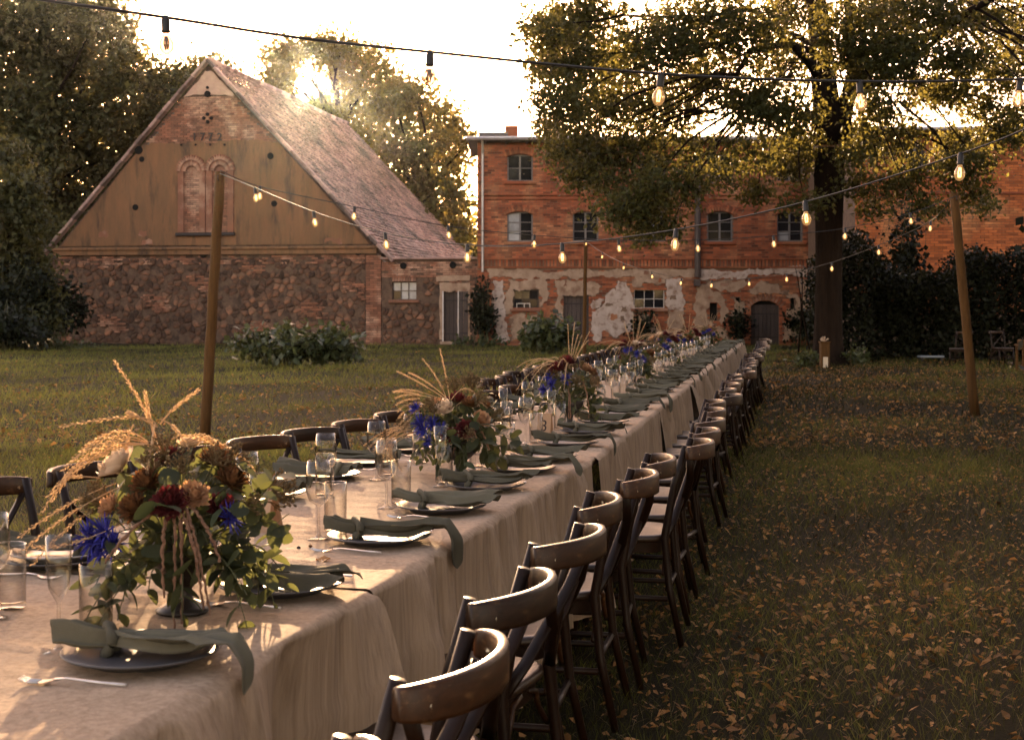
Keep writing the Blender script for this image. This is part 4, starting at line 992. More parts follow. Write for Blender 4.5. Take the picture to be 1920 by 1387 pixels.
def arrangement(p, label, seed, det, blooms, spikes, droops, tails, nspr, rad=.17, zc=.27, blue=(), hang=3):
    r = random.Random(seed); t = thing('flower_arrangement', label, 'flowers', p, 0, 'flower arrangements on the long table')
    ob('vase', VASE, t); st = MB(); bunch = None if det == 2 else MB()
    for (x, y, z, kindn, s_) in blooms:
        me = ROSE.get(kindn[5:]) if kindn.startswith('rose_') else DAH[kindn]
        pp = Vector((x, y, z)); d = (pp-Vector((0, 0, zc-.12))).normalized()
        put(me, t, pp, d, s_); st.tube([Vector((0, 0, .12)), pp*.6+Vector((0, 0, .08)), pp], .002, 4)
    for (x, y, z, s_) in blue:
        pp = Vector((x, y, z)); put(THI, t, pp, (pp-Vector((0, 0, zc-.1))).normalized(), s_); st.tube([Vector((0, 0, .12)), pp*.7, pp], .0015, 4)
    for (p0, p1, p2) in spikes: plume(t, p0, p1, p2, det=1 if det else 0, r0=.0019)
    for (p0, p1, p2) in droops: plume(t, p0, p1, p2, det=1 if det else 0)
    for (p0, p1, p2) in tails: tassel(t, p0, p1, p2)
    for k in range({2: 15, 1: 9, 0: 5}[det]):
        dd_ = vdir(k*2.399+.7, r.uniform(.15, 1.4)); pp = Vector((0, 0, zc-.08))+dd_*rad*r.uniform(.85, 1.12); put(rf_.choice(UMB), t, pp, dd_, r.uniform(.8, 1.3)); st.tube([Vector((0, 0, .12)), pp*.6+Vector((0, 0, .05)), pp], .0012, 4)
    for k in range(nspr):
        az = k*2.399+r.uniform(-.4, .4); el = r.uniform(-.15, 1.2); d = vdir(az, el); L_ = rad*r.uniform(.9, 1.35)
        sprig(t, (0, 0, .13), Vector((0, 0, zc-.07))+d*L_*.55+Vector((0, 0, .03)), Vector((0, 0, zc-.09))+d*L_-Vector((0, 0, .05)), 7 if det == 2 else 6, 1.0 if det == 2 else 1.1, (0, 1, 2), st, bunch)
    for k in range(hang):
        az = r.uniform(0, 6.3); d = vdir(az, 0)
        sprig(t, (0, 0, .13), d*rad*.9+Vector((0, 0, .17)), d*rad*r.uniform(.8, 1.3)+Vector((0, 0, r.uniform(-.0, .11))), 7, .8, (1, 2), st, bunch)
    st.build('stem', M['stem'], t)
    if bunch: kind(bunch.build('foliage', M['euc'], t), 'stuff')
    return t
def tpx(x, y): c = on(x, y, TZ); return Vector((c.x, c.y, TZ+.006))
# first arrangement, nearest the camera (positions in metres round its vase, x to the right, -y towards the camera)
k1 = 3.1/F
P1 = lambda x, y, dy=0.0: ((x-345)*k1, dy, (1150-y)*k1)
arr1 = arrangement(tpx(345, 1150), 'loose flower arrangement nearest the camera with cream rose, rust dahlias and long dry grasses', 1, 2,
    [(*P1(238, 885, -.05), 'rose_cream', 1.15), (*P1(325, 868, -.02), 'wine', .8), (*P1(405, 872, -.03), 'rust', .95), (*P1(300, 905, -.1), 'rust', .9), (*P1(385, 925, -.12), 'peach', .9), (*P1(440, 905, -.06), 'rust', .9), (*P1(345, 850, .06), 'rose_cream', .7),
     (*P1(285, 945, -.13), 'rust', .85), (*P1(350, 935, -.15), 'wine', 1.0), (*P1(430, 950, -.1), 'wine', .9), (*P1(235, 945, -.1), 'peach', .7)],
    [(P1(300, 850), P1(285, 780), P1(213, 680)), (P1(292, 800), P1(280, 770), P1(112, 805)), (P1(300, 800), P1(320, 770), P1(373, 735)), (P1(290, 800), P1(300, 860, -.1), P1(299, 900, -.12)), (P1(295, 805), P1(230, 770), P1(245, 780)),
     (P1(300, 790), P1(330, 800), P1(348, 838)), (P1(290, 830), P1(280, 790), P1(272, 740)), (P1(300, 850), P1(330, 800), P1(385, 840, .05))],
    [(P1(230, 905, -.05), P1(150, 930, -.08), P1(60, 1000, -.08)), (P1(240, 910, -.05), P1(150, 950, -.1), P1(75, 1020, -.1)), (P1(200, 895, -.05), P1(150, 890, -.05), P1(122, 900)), (P1(220, 930), P1(150, 970, -.1), P1(95, 1045, -.12)),
     (P1(250, 800), P1(235, 830), P1(240, 850)), (P1(280, 960, -.1), P1(180, 1010, -.2), P1(120, 1000, -.2))]+[(P1(300, 860-4*i, .02*(i % 3)), P1(240-12*i, 770+10*i, -.02*(i % 4)), P1(150-9*i, 850+16*i, -.03*(i % 3))) for i in range(8)]+[(P1(330, 850, .03), P1(370+14*i, 790+6*i), P1(420+16*i, 850+14*i, .02*i)) for i in range(4)],
    [(P1(355, 930, -.15), P1(372, 960, -.2), P1(365, 1150, -.19)), (P1(362, 930, -.15), P1(385, 960, -.2), P1(376, 1140, -.18)), (P1(370, 930, -.14), P1(400, 950, -.2), P1(432, 1120, -.2)), (P1(345, 935, -.15), P1(290, 960, -.2), P1(245, 1030, -.2)),
     (P1(375, 930, -.14), P1(420, 950, -.18), P1(445, 1030, -.18)), (P1(350, 930, -.15), P1(345, 980, -.22), P1(350, 1090, -.2)), (P1(365, 935, -.15), P1(410, 980, -.22), P1(418, 1110, -.2))],
    32, .205, .25, [(*P1(205, 1000, -.12), 1.1), (*P1(232, 985, -.13), 1.1), (*P1(250, 1005, -.14), 1.0), (*P1(450, 960, -.12), .9), (*P1(222, 1015, -.12), .9)], 24)
st1 = MB()
for a, b_, c_ in ((P1(400, 960, -.05), P1(450, 890, -.05), P1(470, 880, -.05)), (P1(420, 980, -.05), P1(500, 940, -.05), P1(525, 890, -.03)), (P1(430, 1000, -.05), P1(520, 960, -.08), P1(545, 985, -.08)), (P1(430, 1000, -.05), P1(490, 980, -.08), P1(500, 1075, -.08)), (P1(300, 1030, -.1), P1(230, 1060, -.15), P1(190, 1160, -.15)), (P1(310, 1030, -.1), P1(265, 1060, -.17), P1(225, 1150, -.18)), (P1(420, 1000, -.08), P1(470, 1000, -.1), P1(475, 1070, -.1))):
    sprig(arr1, a, b_, c_, 8, .85, (0, 0, 1), st1)
st1.build('stem', M['stem'], arr1)
k2 = 5.58/F
P2 = lambda x, y, dy=0.0: ((x-862)*k2, dy, (897-y)*k2)
fan = []
for i in range(9):
    f = i/8; fan.append((P2(795-8*i % 20, 800+2*i), P2(740-5*i, 790+5*i), P2(683+9*i, 838+6*i)))
for i in range(8):
    f = i/7; fan.append((P2(835, 755+2*i), P2(770, 725+8*i, -.03), P2(742+2*i, 737+12*i, -.04)))
arr2 = arrangement(tpx(862, 897), 'second flower arrangement from the camera, pale grass fans and blue thistles beside a cream rose', 2, 2,
    [(*P2(838, 775, -.08), 'rose_cream', 1.15), (*P2(900, 790, -.1), 'rose_peach', 1.0), (*P2(880, 765, -.02), 'rust', .9), (*P2(855, 760, .04), 'wine', 1.0), (*P2(875, 805, -.13), 'wine', 1.0), (*P2(820, 765, -.02), 'peach', .85), (*P2(905, 775, .05), 'rust', .9), (*P2(845, 815, -.13), 'wine', .8)],
    [(P2(845, 765), P2(840, 720), P2(825, 658)), (P2(842, 765), P2(830, 720), P2(793, 677)), (P2(845, 755), P2(870, 715), P2(893, 745)), (P2(850, 770), P2(880, 735), P2(915, 770)), (P2(838, 750), P2(800, 715), P2(768, 703)), (P2(836, 752), P2(790, 720), P2(745, 700)), (P2(820, 760), P2(780, 735), P2(738, 738))],
    fan, [(P2(875, 790, -.1), P2(905, 790, -.14), P2(918, 840, -.14)), (P2(870, 790, -.1), P2(862, 820, -.16), P2(850, 850, -.16)), (P2(880, 788, -.1), P2(890, 800, -.16), P2(895, 818, -.16))],
    26, .2, .24, [(*P2(793, 795, -.1), 1.05), (*P2(800, 805, -.11), 1.0), (*P2(815, 795, -.11), 1.0), (*P2(783, 768, -.06), .8), (*P2(830, 803, -.12), .9), (*P2(808, 825, -.12), .7)], 9)
def generic(x, y, label, seed, det, cols, nb=8):
    r = random.Random(seed); bl_ = []
    for i in range(nb):
        d = vdir(i*2.4+r.uniform(-.4, .4), r.uniform(.1, 1.3)); pp = Vector((0, 0, .22))+d*.15; bl_.append((pp.x, pp.y, pp.z, r.choice(cols), r.uniform(.8, 1.25)))
    sp = []; dr = []; ta = []
    for i in range(6):
        a = r.uniform(0, 6.3); sp.append(((0, 0, .3), (.05*math.cos(a), .05*math.sin(a), .42), (r.uniform(.08, .2)*math.cos(a), .1*math.sin(a), r.uniform(.5, .64))))
    for i in range(12):
        a = r.uniform(1.8, 4.6) if i % 3 else r.uniform(0, 6.3); dr.append(((0, 0, .3), (.16*math.cos(a), .16*math.sin(a), .46), (r.uniform(.26, .36)*math.cos(a), .3*math.sin(a), r.uniform(.2, .36))))
    for i in range(3):
        a = r.uniform(3.6, 5.8); ta.append(((.08*math.cos(a), .08*math.sin(a), .27), (.17*math.cos(a), .17*math.sin(a), .28), (.18*math.cos(a), .18*math.sin(a), .06)))
    bu = []
    for i in range(4):
        d = vdir(r.uniform(3.5, 5.2), r.uniform(.0, .8)); pp = Vector((0, 0, .2))+d*.16; bu.append((pp.x, pp.y, pp.z, 1.0))
    return arrangement(tpx(x, y), label, seed, det, bl_, sp, dr, ta, 20, .18, .25, bu, 7)
generic(1068, 801, 'third flower arrangement from the camera, dark red dahlia over blue thistles by the card', 31, 2, ['wine', 'rust', 'rose_peach', 'peach'])
generic(1188, 722, 'fourth flower arrangement from the camera, dense with burgundy dahlias', 32, 1, ['wine', 'wine', 'rust', 'rose_cream'], 10)
generic(1243, 690, 'fifth flower arrangement from the camera, with peach roses and arching grass', 33, 1, ['rose_peach', 'rose_cream', 'wine', 'peach'], 9)
generic(1290, 668, 'sixth flower arrangement from the camera, mostly dry grasses and dusky blooms', 34, 0, ['wine', 'rose_cream', 'rust'], 7)
generic(1328, 656, 'farthest-off flower arrangement, leafy, near the end of the long table'.replace('farthest-off', 'last'), 35, 0, ['rust', 'peach', 'wine'], 7)

# ------------------------------------------------------------------ posts and strings of bulbs
def post(pb, pt, r0, label, sq=False):
    t = thing('wooden_post', label, 'post', pb, 0, 'posts carrying the strings of bulbs'); d = Vector(pt)-Vector(pb)
    n = 9; pts = [d*(i/n) for i in range(n+1)]
    for i in range(1, n): pts[i] += Vector((random.uniform(-.006, .006), random.uniform(-.006, .006), 0))
    pts[0] = pts[0]-d*.02
    MB().tube(pts, [r0*(1.06-.012*i)*(1+random.uniform(-.015, .015)) for i in range(n+1)], 12, up=(0, 1, 0)).build('shaft', M['post'], t, True)
    b = MB(); b.tube([d*.965+Vector((0, -r0*1.15, 0)), d*.965+Vector((0, -r0*1.15-.03, .01)), d*.975+Vector((0, -r0*1.15-.03, .03))], .006, 6).build('hook', M['iron'], t)
    return t
pL = on(384, 830); pR = on(1828, 775); pM = on(1095, 680)
tL = at(413, 322, pL.y); tR = at(1788, 362, pR.y-.1); tM = at(1098, 450, pM.y)
post(pL, tL, .056, 'brown timber post leaning over the barn side lawn behind the near chairs')
post(pR, tR, .062, 'pale timber post leaning on the leaf strewn lawn before the hedge')
post(pM, tM, .05, 'slim timber post standing in front of the house plaster wall')
SOCK = MB().lathe([(.012, .012), (.014, 0), (.017, -.004), (.017, -.046), (.019, -.05), (.019, -.056), (.001, -.057)], 14, caps=(True, False)).me('socket', M['cable'], True)
GLOBE = MB().lathe([(.012, -.056), (.013, -.066), (.021, -.078), (.0285, -.094), (.0300, -.108), (.0275, -.124), (.019, -.138), (.009, -.145), (.001, -.146)], 20).me('globe', M['bulbglass'], True)
GLOBEC = GLOBE.copy(); GLOBEC.materials[0] = M['bulbclear']
def fil(m):
    b = MB()
    for k in range(4):
        a = k*1.57; b.tube([(.004*math.cos(a), .004*math.sin(a), -.072), (.010*math.cos(a+.5), .010*math.sin(a+.5), -.10), (.006*math.cos(a+1), .006*math.sin(a+1), -.126)], .0034, 5)
    return b.me('filament', m)
FIL, FILO = fil(M['filament']), fil(M['filamentoff'])
def string(label, ctrl, bulbs, rad=.006, off=(), sc=1.0):
    """ctrl: points the cable passes through; bulbs: parameter along the cable of each lamp"""
    pts = []; n = len(ctrl); c = [Vector(p) for p in ctrl]
    for i in range(n-1):
        p0, p1, p2, p3 = c[max(0, i-1)], c[i], c[i+1], c[min(n-1, i+2)]
        for k in range(10):
            t = k/10; pts.append(.5*((2*p1)+(p2-p0)*t+(2*p0-5*p1+4*p2-p3)*t*t+(3*p1-p0-3*p2+p3)*t**3))
    pts.append(c[-1])
    s = thing('festoon_string', label, 'string lights', (0, 0, 0), 0, 'strings of bulbs over the garden')
    MB().tube(pts, rad, 6, flat=.8).build('cable', M['cable'], s, True)
    for i, (bp, lit) in enumerate(bulbs):
        p = min(pts, key=lambda q: (Vector((q.x/q.y, q.z/q.y, 0))-Vector((bp.x/bp.y, bp.z/bp.y, 0))).length)
        j = pts.index(p); qa, qb = pts[max(0, j-1)], pts[min(len(pts)-1, j+1)]
        best = min(((qa.lerp(qb, k/20)) for k in range(21)), key=lambda q: abs(q.x/q.y-bp.x/bp.y))
        b = ob('bulb', SOCK, s, best+Vector((0, 0, -.004))); b.rotation_euler = (random.uniform(-.1, .1), random.uniform(-.16, .16), 0); b.scale = (sc, sc, sc)
        ob('globe', GLOBE if lit else GLOBEC, b); ob('filament', FIL if lit else FILO, b)
        b.name = 'bulb'
    return s
A = at
string('black cable of clear bulbs crossing overhead closest to the camera', [A(-60, -22, 4.7), A(80, 0, 4.8), A(310, 33, 4.95), A(560, 71, 5.15), A(808, 98, 5.35), A(1240, 139, 5.75), A(1615, 153, 6.2), A(1905, 149, 6.6), A(2050, 140, 6.9)],
       [(A(310, 33, 4.95), 0), (A(808, 98, 5.35), 0), (A(1240, 139, 5.75), 1), (A(1613, 153, 6.2), 1), (A(1912, 149, 6.6), 1)], .0075, sc=.9)
dl = tL.y
string('lit string rising from the barn side post toward the upper corner over the trunk', [tL+Vector((.02, -.1, -.03)), A(478, 352, 13.9), A(588, 397, 13.0), A(722, 437, 12.1), A(876, 459, 11.2), A(1054, 457, 10.3), A(1270, 430, 9.4), A(1512, 378, 8.5), A(1803, 288, 7.5), A(1960, 225, 7.0), A(2200, 110, 6.2)],
       [(A(478, 352, 13.9), 1), (A(588, 397, 13.0), 1), (A(722, 437, 12.1), 1), (A(876, 459, 11.2), 1), (A(1054, 457, 10.3), 1), (A(1268, 430, 9.4), 1), (A(1510, 378, 8.5), 1), (A(1801, 288, 7.5), 1)], .006)
string('lit string sagging from the barn side post across to the leaning hedge post', [tL+Vector((.02, -.1, .0)), A(488, 350, 14.6), A(665, 388, 15), A(840, 424, 15.4), A(1002, 441, 15.8), A(1160, 450, 16.2), A(1308, 450, 16.6), A(1450, 442, 17), A(1585, 428, 17.5), A(1707, 400, 18), tR+Vector((0, -.1, -.05))],
       [(A(488, 350, 14.6), 1), (A(665, 388, 15), 1), (A(840, 424, 15.4), 1), (A(1002, 441, 15.8), 1), (A(1160, 450, 16.2), 1), (A(1308, 450, 16.6), 1), (A(1450, 442, 17), 1), (A(1585, 428, 17.5), 1), (A(1707, 402, 18), 1)], .006)
string('lit string sagging low from the slim house post to the leaning hedge post', [tM+Vector((0, -.08, -.04)), A(1130, 474, 34), A(1170, 494, 32.5), A(1222, 510, 31), A(1278, 522, 29.5), A(1335, 526, 28), A(1405, 522, 26), A(1475, 513, 24.2), A(1560, 492, 22.3), A(1647, 460, 20.6), A(1745, 415, 19), tR+Vector((0, .05, -.05))],
       [(A(x, y, d), 1) for x, y, d in ((1130, 474, 34), (1170, 494, 32.5), (1222, 510, 31), (1278, 522, 29.5), (1335, 526, 28), (1405, 522, 26), (1475, 513, 24.2), (1560, 492, 22.3), (1647, 460, 20.6), (1745, 415, 19))], .007)
string('dark cable with one bulb from the slim house post back toward the barn', [tM+Vector((0, -.08, 0)), A(1000, 462, 38), A(905, 462, 42), A(870, 455, 46), A(842, 480, 51.5)], [(A(1101, 482, 35.2), 1)], .008)

# ------------------------------------------------------------------ small things by the tree and hedge
p = on(1546, 690); t = thing('wooden_lantern_stand', 'square wooden stand with a pale front panel at the foot of the big tree', 'stand', p)
MB().box((0, 0, .3), (.2, .2, .6), bev=.01).build('post_body', M['post'], t); MB().box((0, -.106, .14), (.11, .012, .25), bev=.004).build('front_panel', M['wax'], t); MB().box((0, 0, .615), (.24, .24, .03), bev=.006).build('cap', M['post'], t)
bb = MB()
for i in range(26): d = vdir(random.uniform(0, 6.3), random.uniform(.2, 1.4)); bb.tube([(0, 0, .63), d*.06+Vector((0, 0, .63)), d*.12+Vector((0, 0, .63))], [.003, .006, .01], 5)
bb.build('flower_tuft', M['cream'], t)
p = on(1745, 680); t = thing('low_bench', 'low blue grey bench slab standing on the grass before the hedge', 'bench', p)
MB().box((0, 0, .16), (.62, .3, .05), bev=.01).build('bench_top', M['bluegrey'], t)
for sx in (-.25, .25): MB().box((sx, 0, .068), (.05, .26, .136)).build('bench_leg', M['iron'], t)
p = on(1935, 698); t = thing('side_table', 'small wooden side table at the edge of the hedge by the cross-back chair', 'table', p)
MB().box((0, 0, .6), (.62, .5, .04), bev=.01).build('table_top', M['post'], t); MB().box((0, 0, .54), (.52, .4, .07)).build('apron', M['post'], t); MB().box((-.1, 0, .68), (.34, .3, .1), bev=.01).build('tray', M['post'], t)
for sx in (-.26, .26):
    for sy in (-.2, .2): MB().box((sx, sy, .29), (.045, .045, .58)).build('leg', M['post'], t)
p = on(1894, 692); t = thing('glass_lantern', 'small glass lantern on the grass between hedge chair and side table', 'lantern', p)
MB().lathe([(.05, 0), (.05, .02), (.045, .02)], 12, caps=(True, True)).build('base', M['iron'], t); MB().lathe([(.045, .02), (.045, .14), (.03, .17)], 12).build('glass_chimney', M['drink'], t); MB().lathe([(.02, .02), (.02, .08)], 10, caps=(True, True)).build('candle', M['cream'], t)
# ------------------------------------------------------------------ foliage
def leaves(name, centers, radii, n_each, size, m, parent=None, sub=14, spread=.2, droop=.3, seed=0, flat=.8, aspect=.62, hole=None, stuff=True, shell=0.0):
    """leaf clouds: every cluster is filled with twig ends, every twig end with leaves; each leaf is a creased four-sided blade"""
    r = np.random.default_rng(seed); P = []
    for c, rad, n in zip(centers, radii, n_each):
        k = max(2, int(n/sub)); u = r.normal(size=(k, 3)); u /= np.linalg.norm(u, axis=1)[:, None]
        rr_ = (shell+(1-shell)*r.random(k))**(1/2.2); tw = np.array(c)+u*rr_[:, None]*np.array(rad)
        ids = np.repeat(np.arange(k), sub)
        P.append(tw[ids]+r.normal(size=(len(ids), 3))*spread*np.array([1, 1, .75]))
    P = np.concatenate(P)
    if hole is not None: P = P[~hole(P)]
    N = len(P); a = r.normal(size=(N, 3)); a[:, 2] -= droop; a /= np.linalg.norm(a, axis=1)[:, None]
    b = r.normal(size=(N, 3)); b[:, 2] *= .3; b -= (b*a).sum(1)[:, None]*a; b /= np.linalg.norm(b, axis=1)[:, None]; nn = np.cross(a, b)
    s = size*r.uniform(.5, 1.45, N)[:, None]
    V = np.stack([P, P+a*s*.5+b*s*aspect*.5+nn*s*.08, P+a*s, P+a*s*.5-b*s*aspect*.5+nn*s*.08], 1).reshape(-1, 3)
    Fq = (np.arange(N)[:, None]*4+np.arange(4)[None])
    o = ob(name, mesh(name, V, Fq, m, r.beta(2, 2.4, N)), parent)
    if stuff: o['kind'] = 'stuff'
    return o
def limb(b, p0, p1, r0, r1, bend=.12, n=7, seg=7, r=random):
    p0, p1 = Vector(p0), Vector(p1); L = (p1-p0).length; o = Vector((r.uniform(-1, 1), r.uniform(-1, 1), r.uniform(-.2, 1)))*L*bend
    pts = [p0.lerp(p1, i/n)+o*math.sin(math.pi*i/n)+Vector((r.uniform(-1, 1), r.uniform(-1, 1), r.uniform(-1, 1)))*L*.012*(0 < i < n) for i in range(n+1)]
    b.tube(pts, [r0+(r1-r0)*i/n for i in range(n+1)], seg); return pts
rt_ = random.Random(9)
# the big tree
TD = 33.6; tb = on(1552, 685)
def trunk_profile(b, pts, radii, seg=20, seed=1, flute=.06):
    rr2 = np.random.default_rng(seed); ph = rr2.uniform(0, 6.3, 4)
    vs = []; n = len(pts)
    for i, (p, r_) in enumerate(zip(pts, radii)):
        for k in range(seg):
            w = 2*math.pi*k/seg; q = r_*(1+flute*math.sin(5*w+ph[0]+i*.15)+flute*.6*math.sin(9*w+ph[1]-i*.2)+.02*rr2.normal()); vs.append(Vector(p)+Vector((q*math.cos(w), q*math.sin(w), 0)))
    b.add(vs, [(i*seg+k, i*seg+(k+1) % seg, (i+1)*seg+(k+1) % seg, (i+1)*seg+k) for i in range(n-1) for k in range(seg)])
tree = thing('lime_tree', 'big lime tree with a thick dark trunk and drooping branches over the lawn', 'tree', (tb.x, tb.y, 0))
L0 = Vector((tb.x, tb.y, 0)); loc = lambda x, y, dd=0: at(x, y, TD+dd)-L0
b = MB()
zs = [0, .12, .3, .6, 1.2, 2.2, 3.4, 4.6, 5.4]; rad = [.62, .49, .39, .345, .32, .305, .31, .35, .34]
trunk_profile(b, [(.0+.01*z, 0, z-.05) for z in zs], rad, 24)
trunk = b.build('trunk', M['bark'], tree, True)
b = MB()
Lm = limb(b, loc(1548, 270), loc(1535, 60), .38, .27, .02, seg=12); limb(b, loc(1535, 62), loc(1540, -330), .27, .1, .03, 9, 10)
Lr = limb(b, loc(1572, 262), loc(1600, 150), .24, .19, .03, seg=10); limb(b, loc(1600, 155), loc(1735, 70, -1.5), .17, .12, .05); limb(b, loc(1600, 150, 0), loc(1590, -40, 1), .16, .1, .04)
limb(b, loc(1735, 72, -1.5), loc(1930, -40, -3), .12, .05, .06); limb(b, loc(1620, 165, -1), loc(1690, 130, -2.4), .12, .09, .02); limb(b, loc(1690, 130, -2.4), loc(1800, 40, -3.5), .09, .04, .05)
limb(b, loc(1600, 110), loc(1760, 40, .5), .13, .09, .05); limb(b, loc(1760, 40, .5), loc(1925, 10, 1), .09, .05, -.05)
limb(b, loc(1538, 150), loc(1490, 90, -1), .12, .09, .03); limb(b, loc(1490, 90, -1), loc(1425, 25, -2), .09, .06, .06); limb(b, loc(1425, 25, -2), loc(1300, 40, -3), .06, .03, .1); limb(b, loc(1540, 120), loc(1470, 60, 2), .1, .06); limb(b, loc(1470, 60, 2), loc(1300, -60, 3), .06, .03)
limb(b, loc(1540, 200), loc(1440, 300, -2), .08, .03, .1); limb(b, loc(1545, 100), loc(1380, 140, -3), .1, .05, .12); limb(b, loc(1380, 140, -3), loc(1150, 200, -4), .05, .02, .1)
b.build('bough', M['bark'], tree, True)
CL = []
left_cl = [(1050, 55, 60, 60), (1110, 30, 70, 50), (1075, 120, 65, 55), (1150, 110, 70, 60), (1060, 190, 55, 45), (1140, 285, 60, 45), (1350, 335, 45, 30), (1400, 290, 60, 42), (1100, 300, 45, 40), (1040, 280, 34, 30), (1230, 345, 50, 40), (1200, 375, 50, 40), (1470, 300, 50, 34), (1120, 200, 70, 55), (1190, 190, 70, 60), (1230, 90, 80, 70), (1310, 40, 80, 60), (1080, 265, 50, 38), (1200, 270, 60, 45), (1260, 200, 70, 60), (1330, 140, 75, 60),
    (1105, 335, 42, 32), (1165, 340, 50, 38), (1075, 330, 25, 20), (1150, 395, 40, 30), (1190, 410, 45, 32), (1235, 385, 45, 35), (1210, 440, 28, 16), (1280, 290, 55, 50), (1290, 350, 40, 34), (1255, 430, 18, 12), (1400, 60, 70, 60), (1410, 190, 60, 55), 
    (1470, 120, 60, 60), (1480, 220, 55, 50), (1480, 20, 70, 50), (1490, 310, 40, 38), (1510, 380, 36, 18), (1420, 360, 28, 20), (1500, 270, 40, 30), (1020, 60, 35, 30), (1025, 130, 30, 22), (1030, 235, 26, 18)]
right_cl = [(1580, 60, 60, 60), (1650, 30, 70, 50), (1740, 20, 80, 50), (1840, 30, 80, 50), (1920, 60, 70, 60), (1620, 120, 50, 45), (1700, 100, 65, 45), (1800, 110, 65, 45), (1880, 140, 60, 45), (1640, 200, 40, 30), (1600, 290, 32, 34), (1610, 345, 34, 22), (1660, 285, 48, 34), (1695, 250, 38, 30), (1670, 345, 40, 28), (1640, 390, 26, 16), (1710, 320, 30, 22), (1730, 170, 45, 28), (1780, 175, 40, 22), (1840, 200, 45, 28),
    (1800, 265, 38, 28), (1830, 300, 44, 28), (1880, 250, 44, 30), (1910, 220, 40, 30), (1790, 320, 36, 26), (1820, 360, 34, 20), (1760, 395, 22, 14), (1845, 385, 20, 12), (1720, 380, 18, 12), (1620, 250, 26, 24), (1780, 300, 30, 24)]
for x, y, a, c in left_cl+right_cl: CL.append((loc(x, y, rt_.uniform(-3.2, 1.5) if y > 240 else rt_.uniform(-4.5, 3.5)), a*TD/F, c*TD/F))
nvis = len(CL)
for i in range(46):
    x, y = rt_.uniform(980, 2150), rt_.uniform(-420, -20); CL.append((loc(x, y, rt_.uniform(-6, 6)), 1.3, 1.1))
for i in range(14): CL.append((loc(rt_.uniform(1980, 2250), rt_.uniform(-50, 330), rt_.uniform(-5, 4)), 1.1, .9))
b = MB()
for i, (c, a, h) in enumerate(CL):
    s0 = loc(1545 if c.x < 0 else 1590, min(220, 80+rt_.uniform(-60, 160)) if i < nvis else -80); hub = s0.lerp(c, .45)+Vector((0, 0, .5))
    limb(b, hub, c, .042 if i % 2 == 0 else .028, .012, .12, 6, 5, rt_)
    for k in range(3): limb(b, c, c+Vector((rt_.uniform(-a, a), rt_.uniform(-a, a), rt_.uniform(-h, h*.5))), .013, .005, .15, 4, 4, rt_)
b.build('twig', M['bark'], tree, True)['kind'] = 'stuff'
leaves('crown', [c for c, a, h in CL], [(a, max(a, .8), h) for c, a, h in CL], [int((2700*(a*h)+480)*(.62 if c.z < 5.6 else 1)) if i < nvis else 700 for i, (c, a, h) in enumerate(CL)], (.118), M['leaf'], tree, 12, .19, .5, 3)
# trees behind: each its own crown and trunk
def tree_at(label, D, cl, dens, size, seed, m='leafdark', trunk=None, hole=None, group='trees behind the buildings', depth=2.5, sub=14, spread=.3):
    cx = sum(c[0] for c in cl)/len(cl); base = at(trunk[0] if trunk else cx, HY, D); base.z = 0
    t = thing('broadleaf_tree', label, 'tree', base, 0, group); r = random.Random(seed); B = Vector(base); cs = []; rs_ = []; ns = []
    bm = MB(); topz = max(at(c[0], c[1], D).z for c in cl); lo = min(at(c[0], c[1], D).z for c in cl)
    limb(bm, (0, 0, -.2), (r.uniform(-.4, .4), 0, lo*.4+topz*.45), .35*D/50, .2*D/50, .02, 8, 10, r); hub = Vector((0, 0, lo*.55+topz*.3))
    bm.build('trunk', M['bark'], t, True); bm = MB()
    for x, y, a, h in cl:
        c = at(x, y, D+r.uniform(-depth, depth))-B; a, h = a*D/F, h*D/F; cs.append(c); rs_.append((a, max(a, h)*.9, h)); ns.append(int(dens*a*h)+60)
        limb(bm, hub+Vector((0, 0, r.uniform(-1, 1))), c, .09*D/50, .03, .1, 6, 6, r)
        for k in range(3): limb(bm, c, c+Vector((r.uniform(-a, a), 0, r.uniform(-h, h))), .03, .012, .1, 4, 4, r)
    bm.build('bough', M['bark'], t, True)
    h2 = (lambda P: hole(P+np.array(B))) if hole else None
    leaves('crown', cs, rs_, ns, size, M[m], t, sub, spread, .3, seed, hole=h2)
    return t
def sun_gap(P):
    x = P[:, 0]/P[:, 1]*F+CX; y = HY-(P[:, 2]-EYE)/P[:, 1]*F
    y = np.where(y > 147, 147+(y-147)*.55, y); th = np.arctan2(y-147, x-583); dd = np.hypot(x-583, (y-147))/(1+.28*np.sin(3*th+1)+.22*np.sin(7*th)); g_ = np.random.default_rng(5).random(len(P))
    return (dd < 24) | ((dd < 52) & (g_ < .86-(dd-24)*.028))
tree_at('tall tree above the barn roof with the low sun behind its crown', 80, [(583, 92, 50, 20), (530, 100, 40, 24), (640, 95, 40, 24), (610, 78, 30, 14), (583, 190, 40, 24), (535, 150, 26, 30), (632, 150, 26, 30), (530, 120, 42, 36), (560, 105, 45, 28), (610, 105, 50, 30), (520, 150, 32, 30), (560, 160, 36, 26), (640, 125, 48, 36), (690, 110, 45, 34), (715, 150, 45, 40), (660, 170, 48, 40), (610, 175, 40, 30), (540, 195, 50, 30), (590, 205, 50, 30), (640, 225, 50, 40), (690, 220, 48, 42), (600, 230, 50, 40), (500, 190, 30, 40), (700, 270, 48, 36), (660, 270, 40, 40)], 620, .29, 61, m='leafsun', trunk=(640, 0), hole=sun_gap, spread=.42, depth=4)
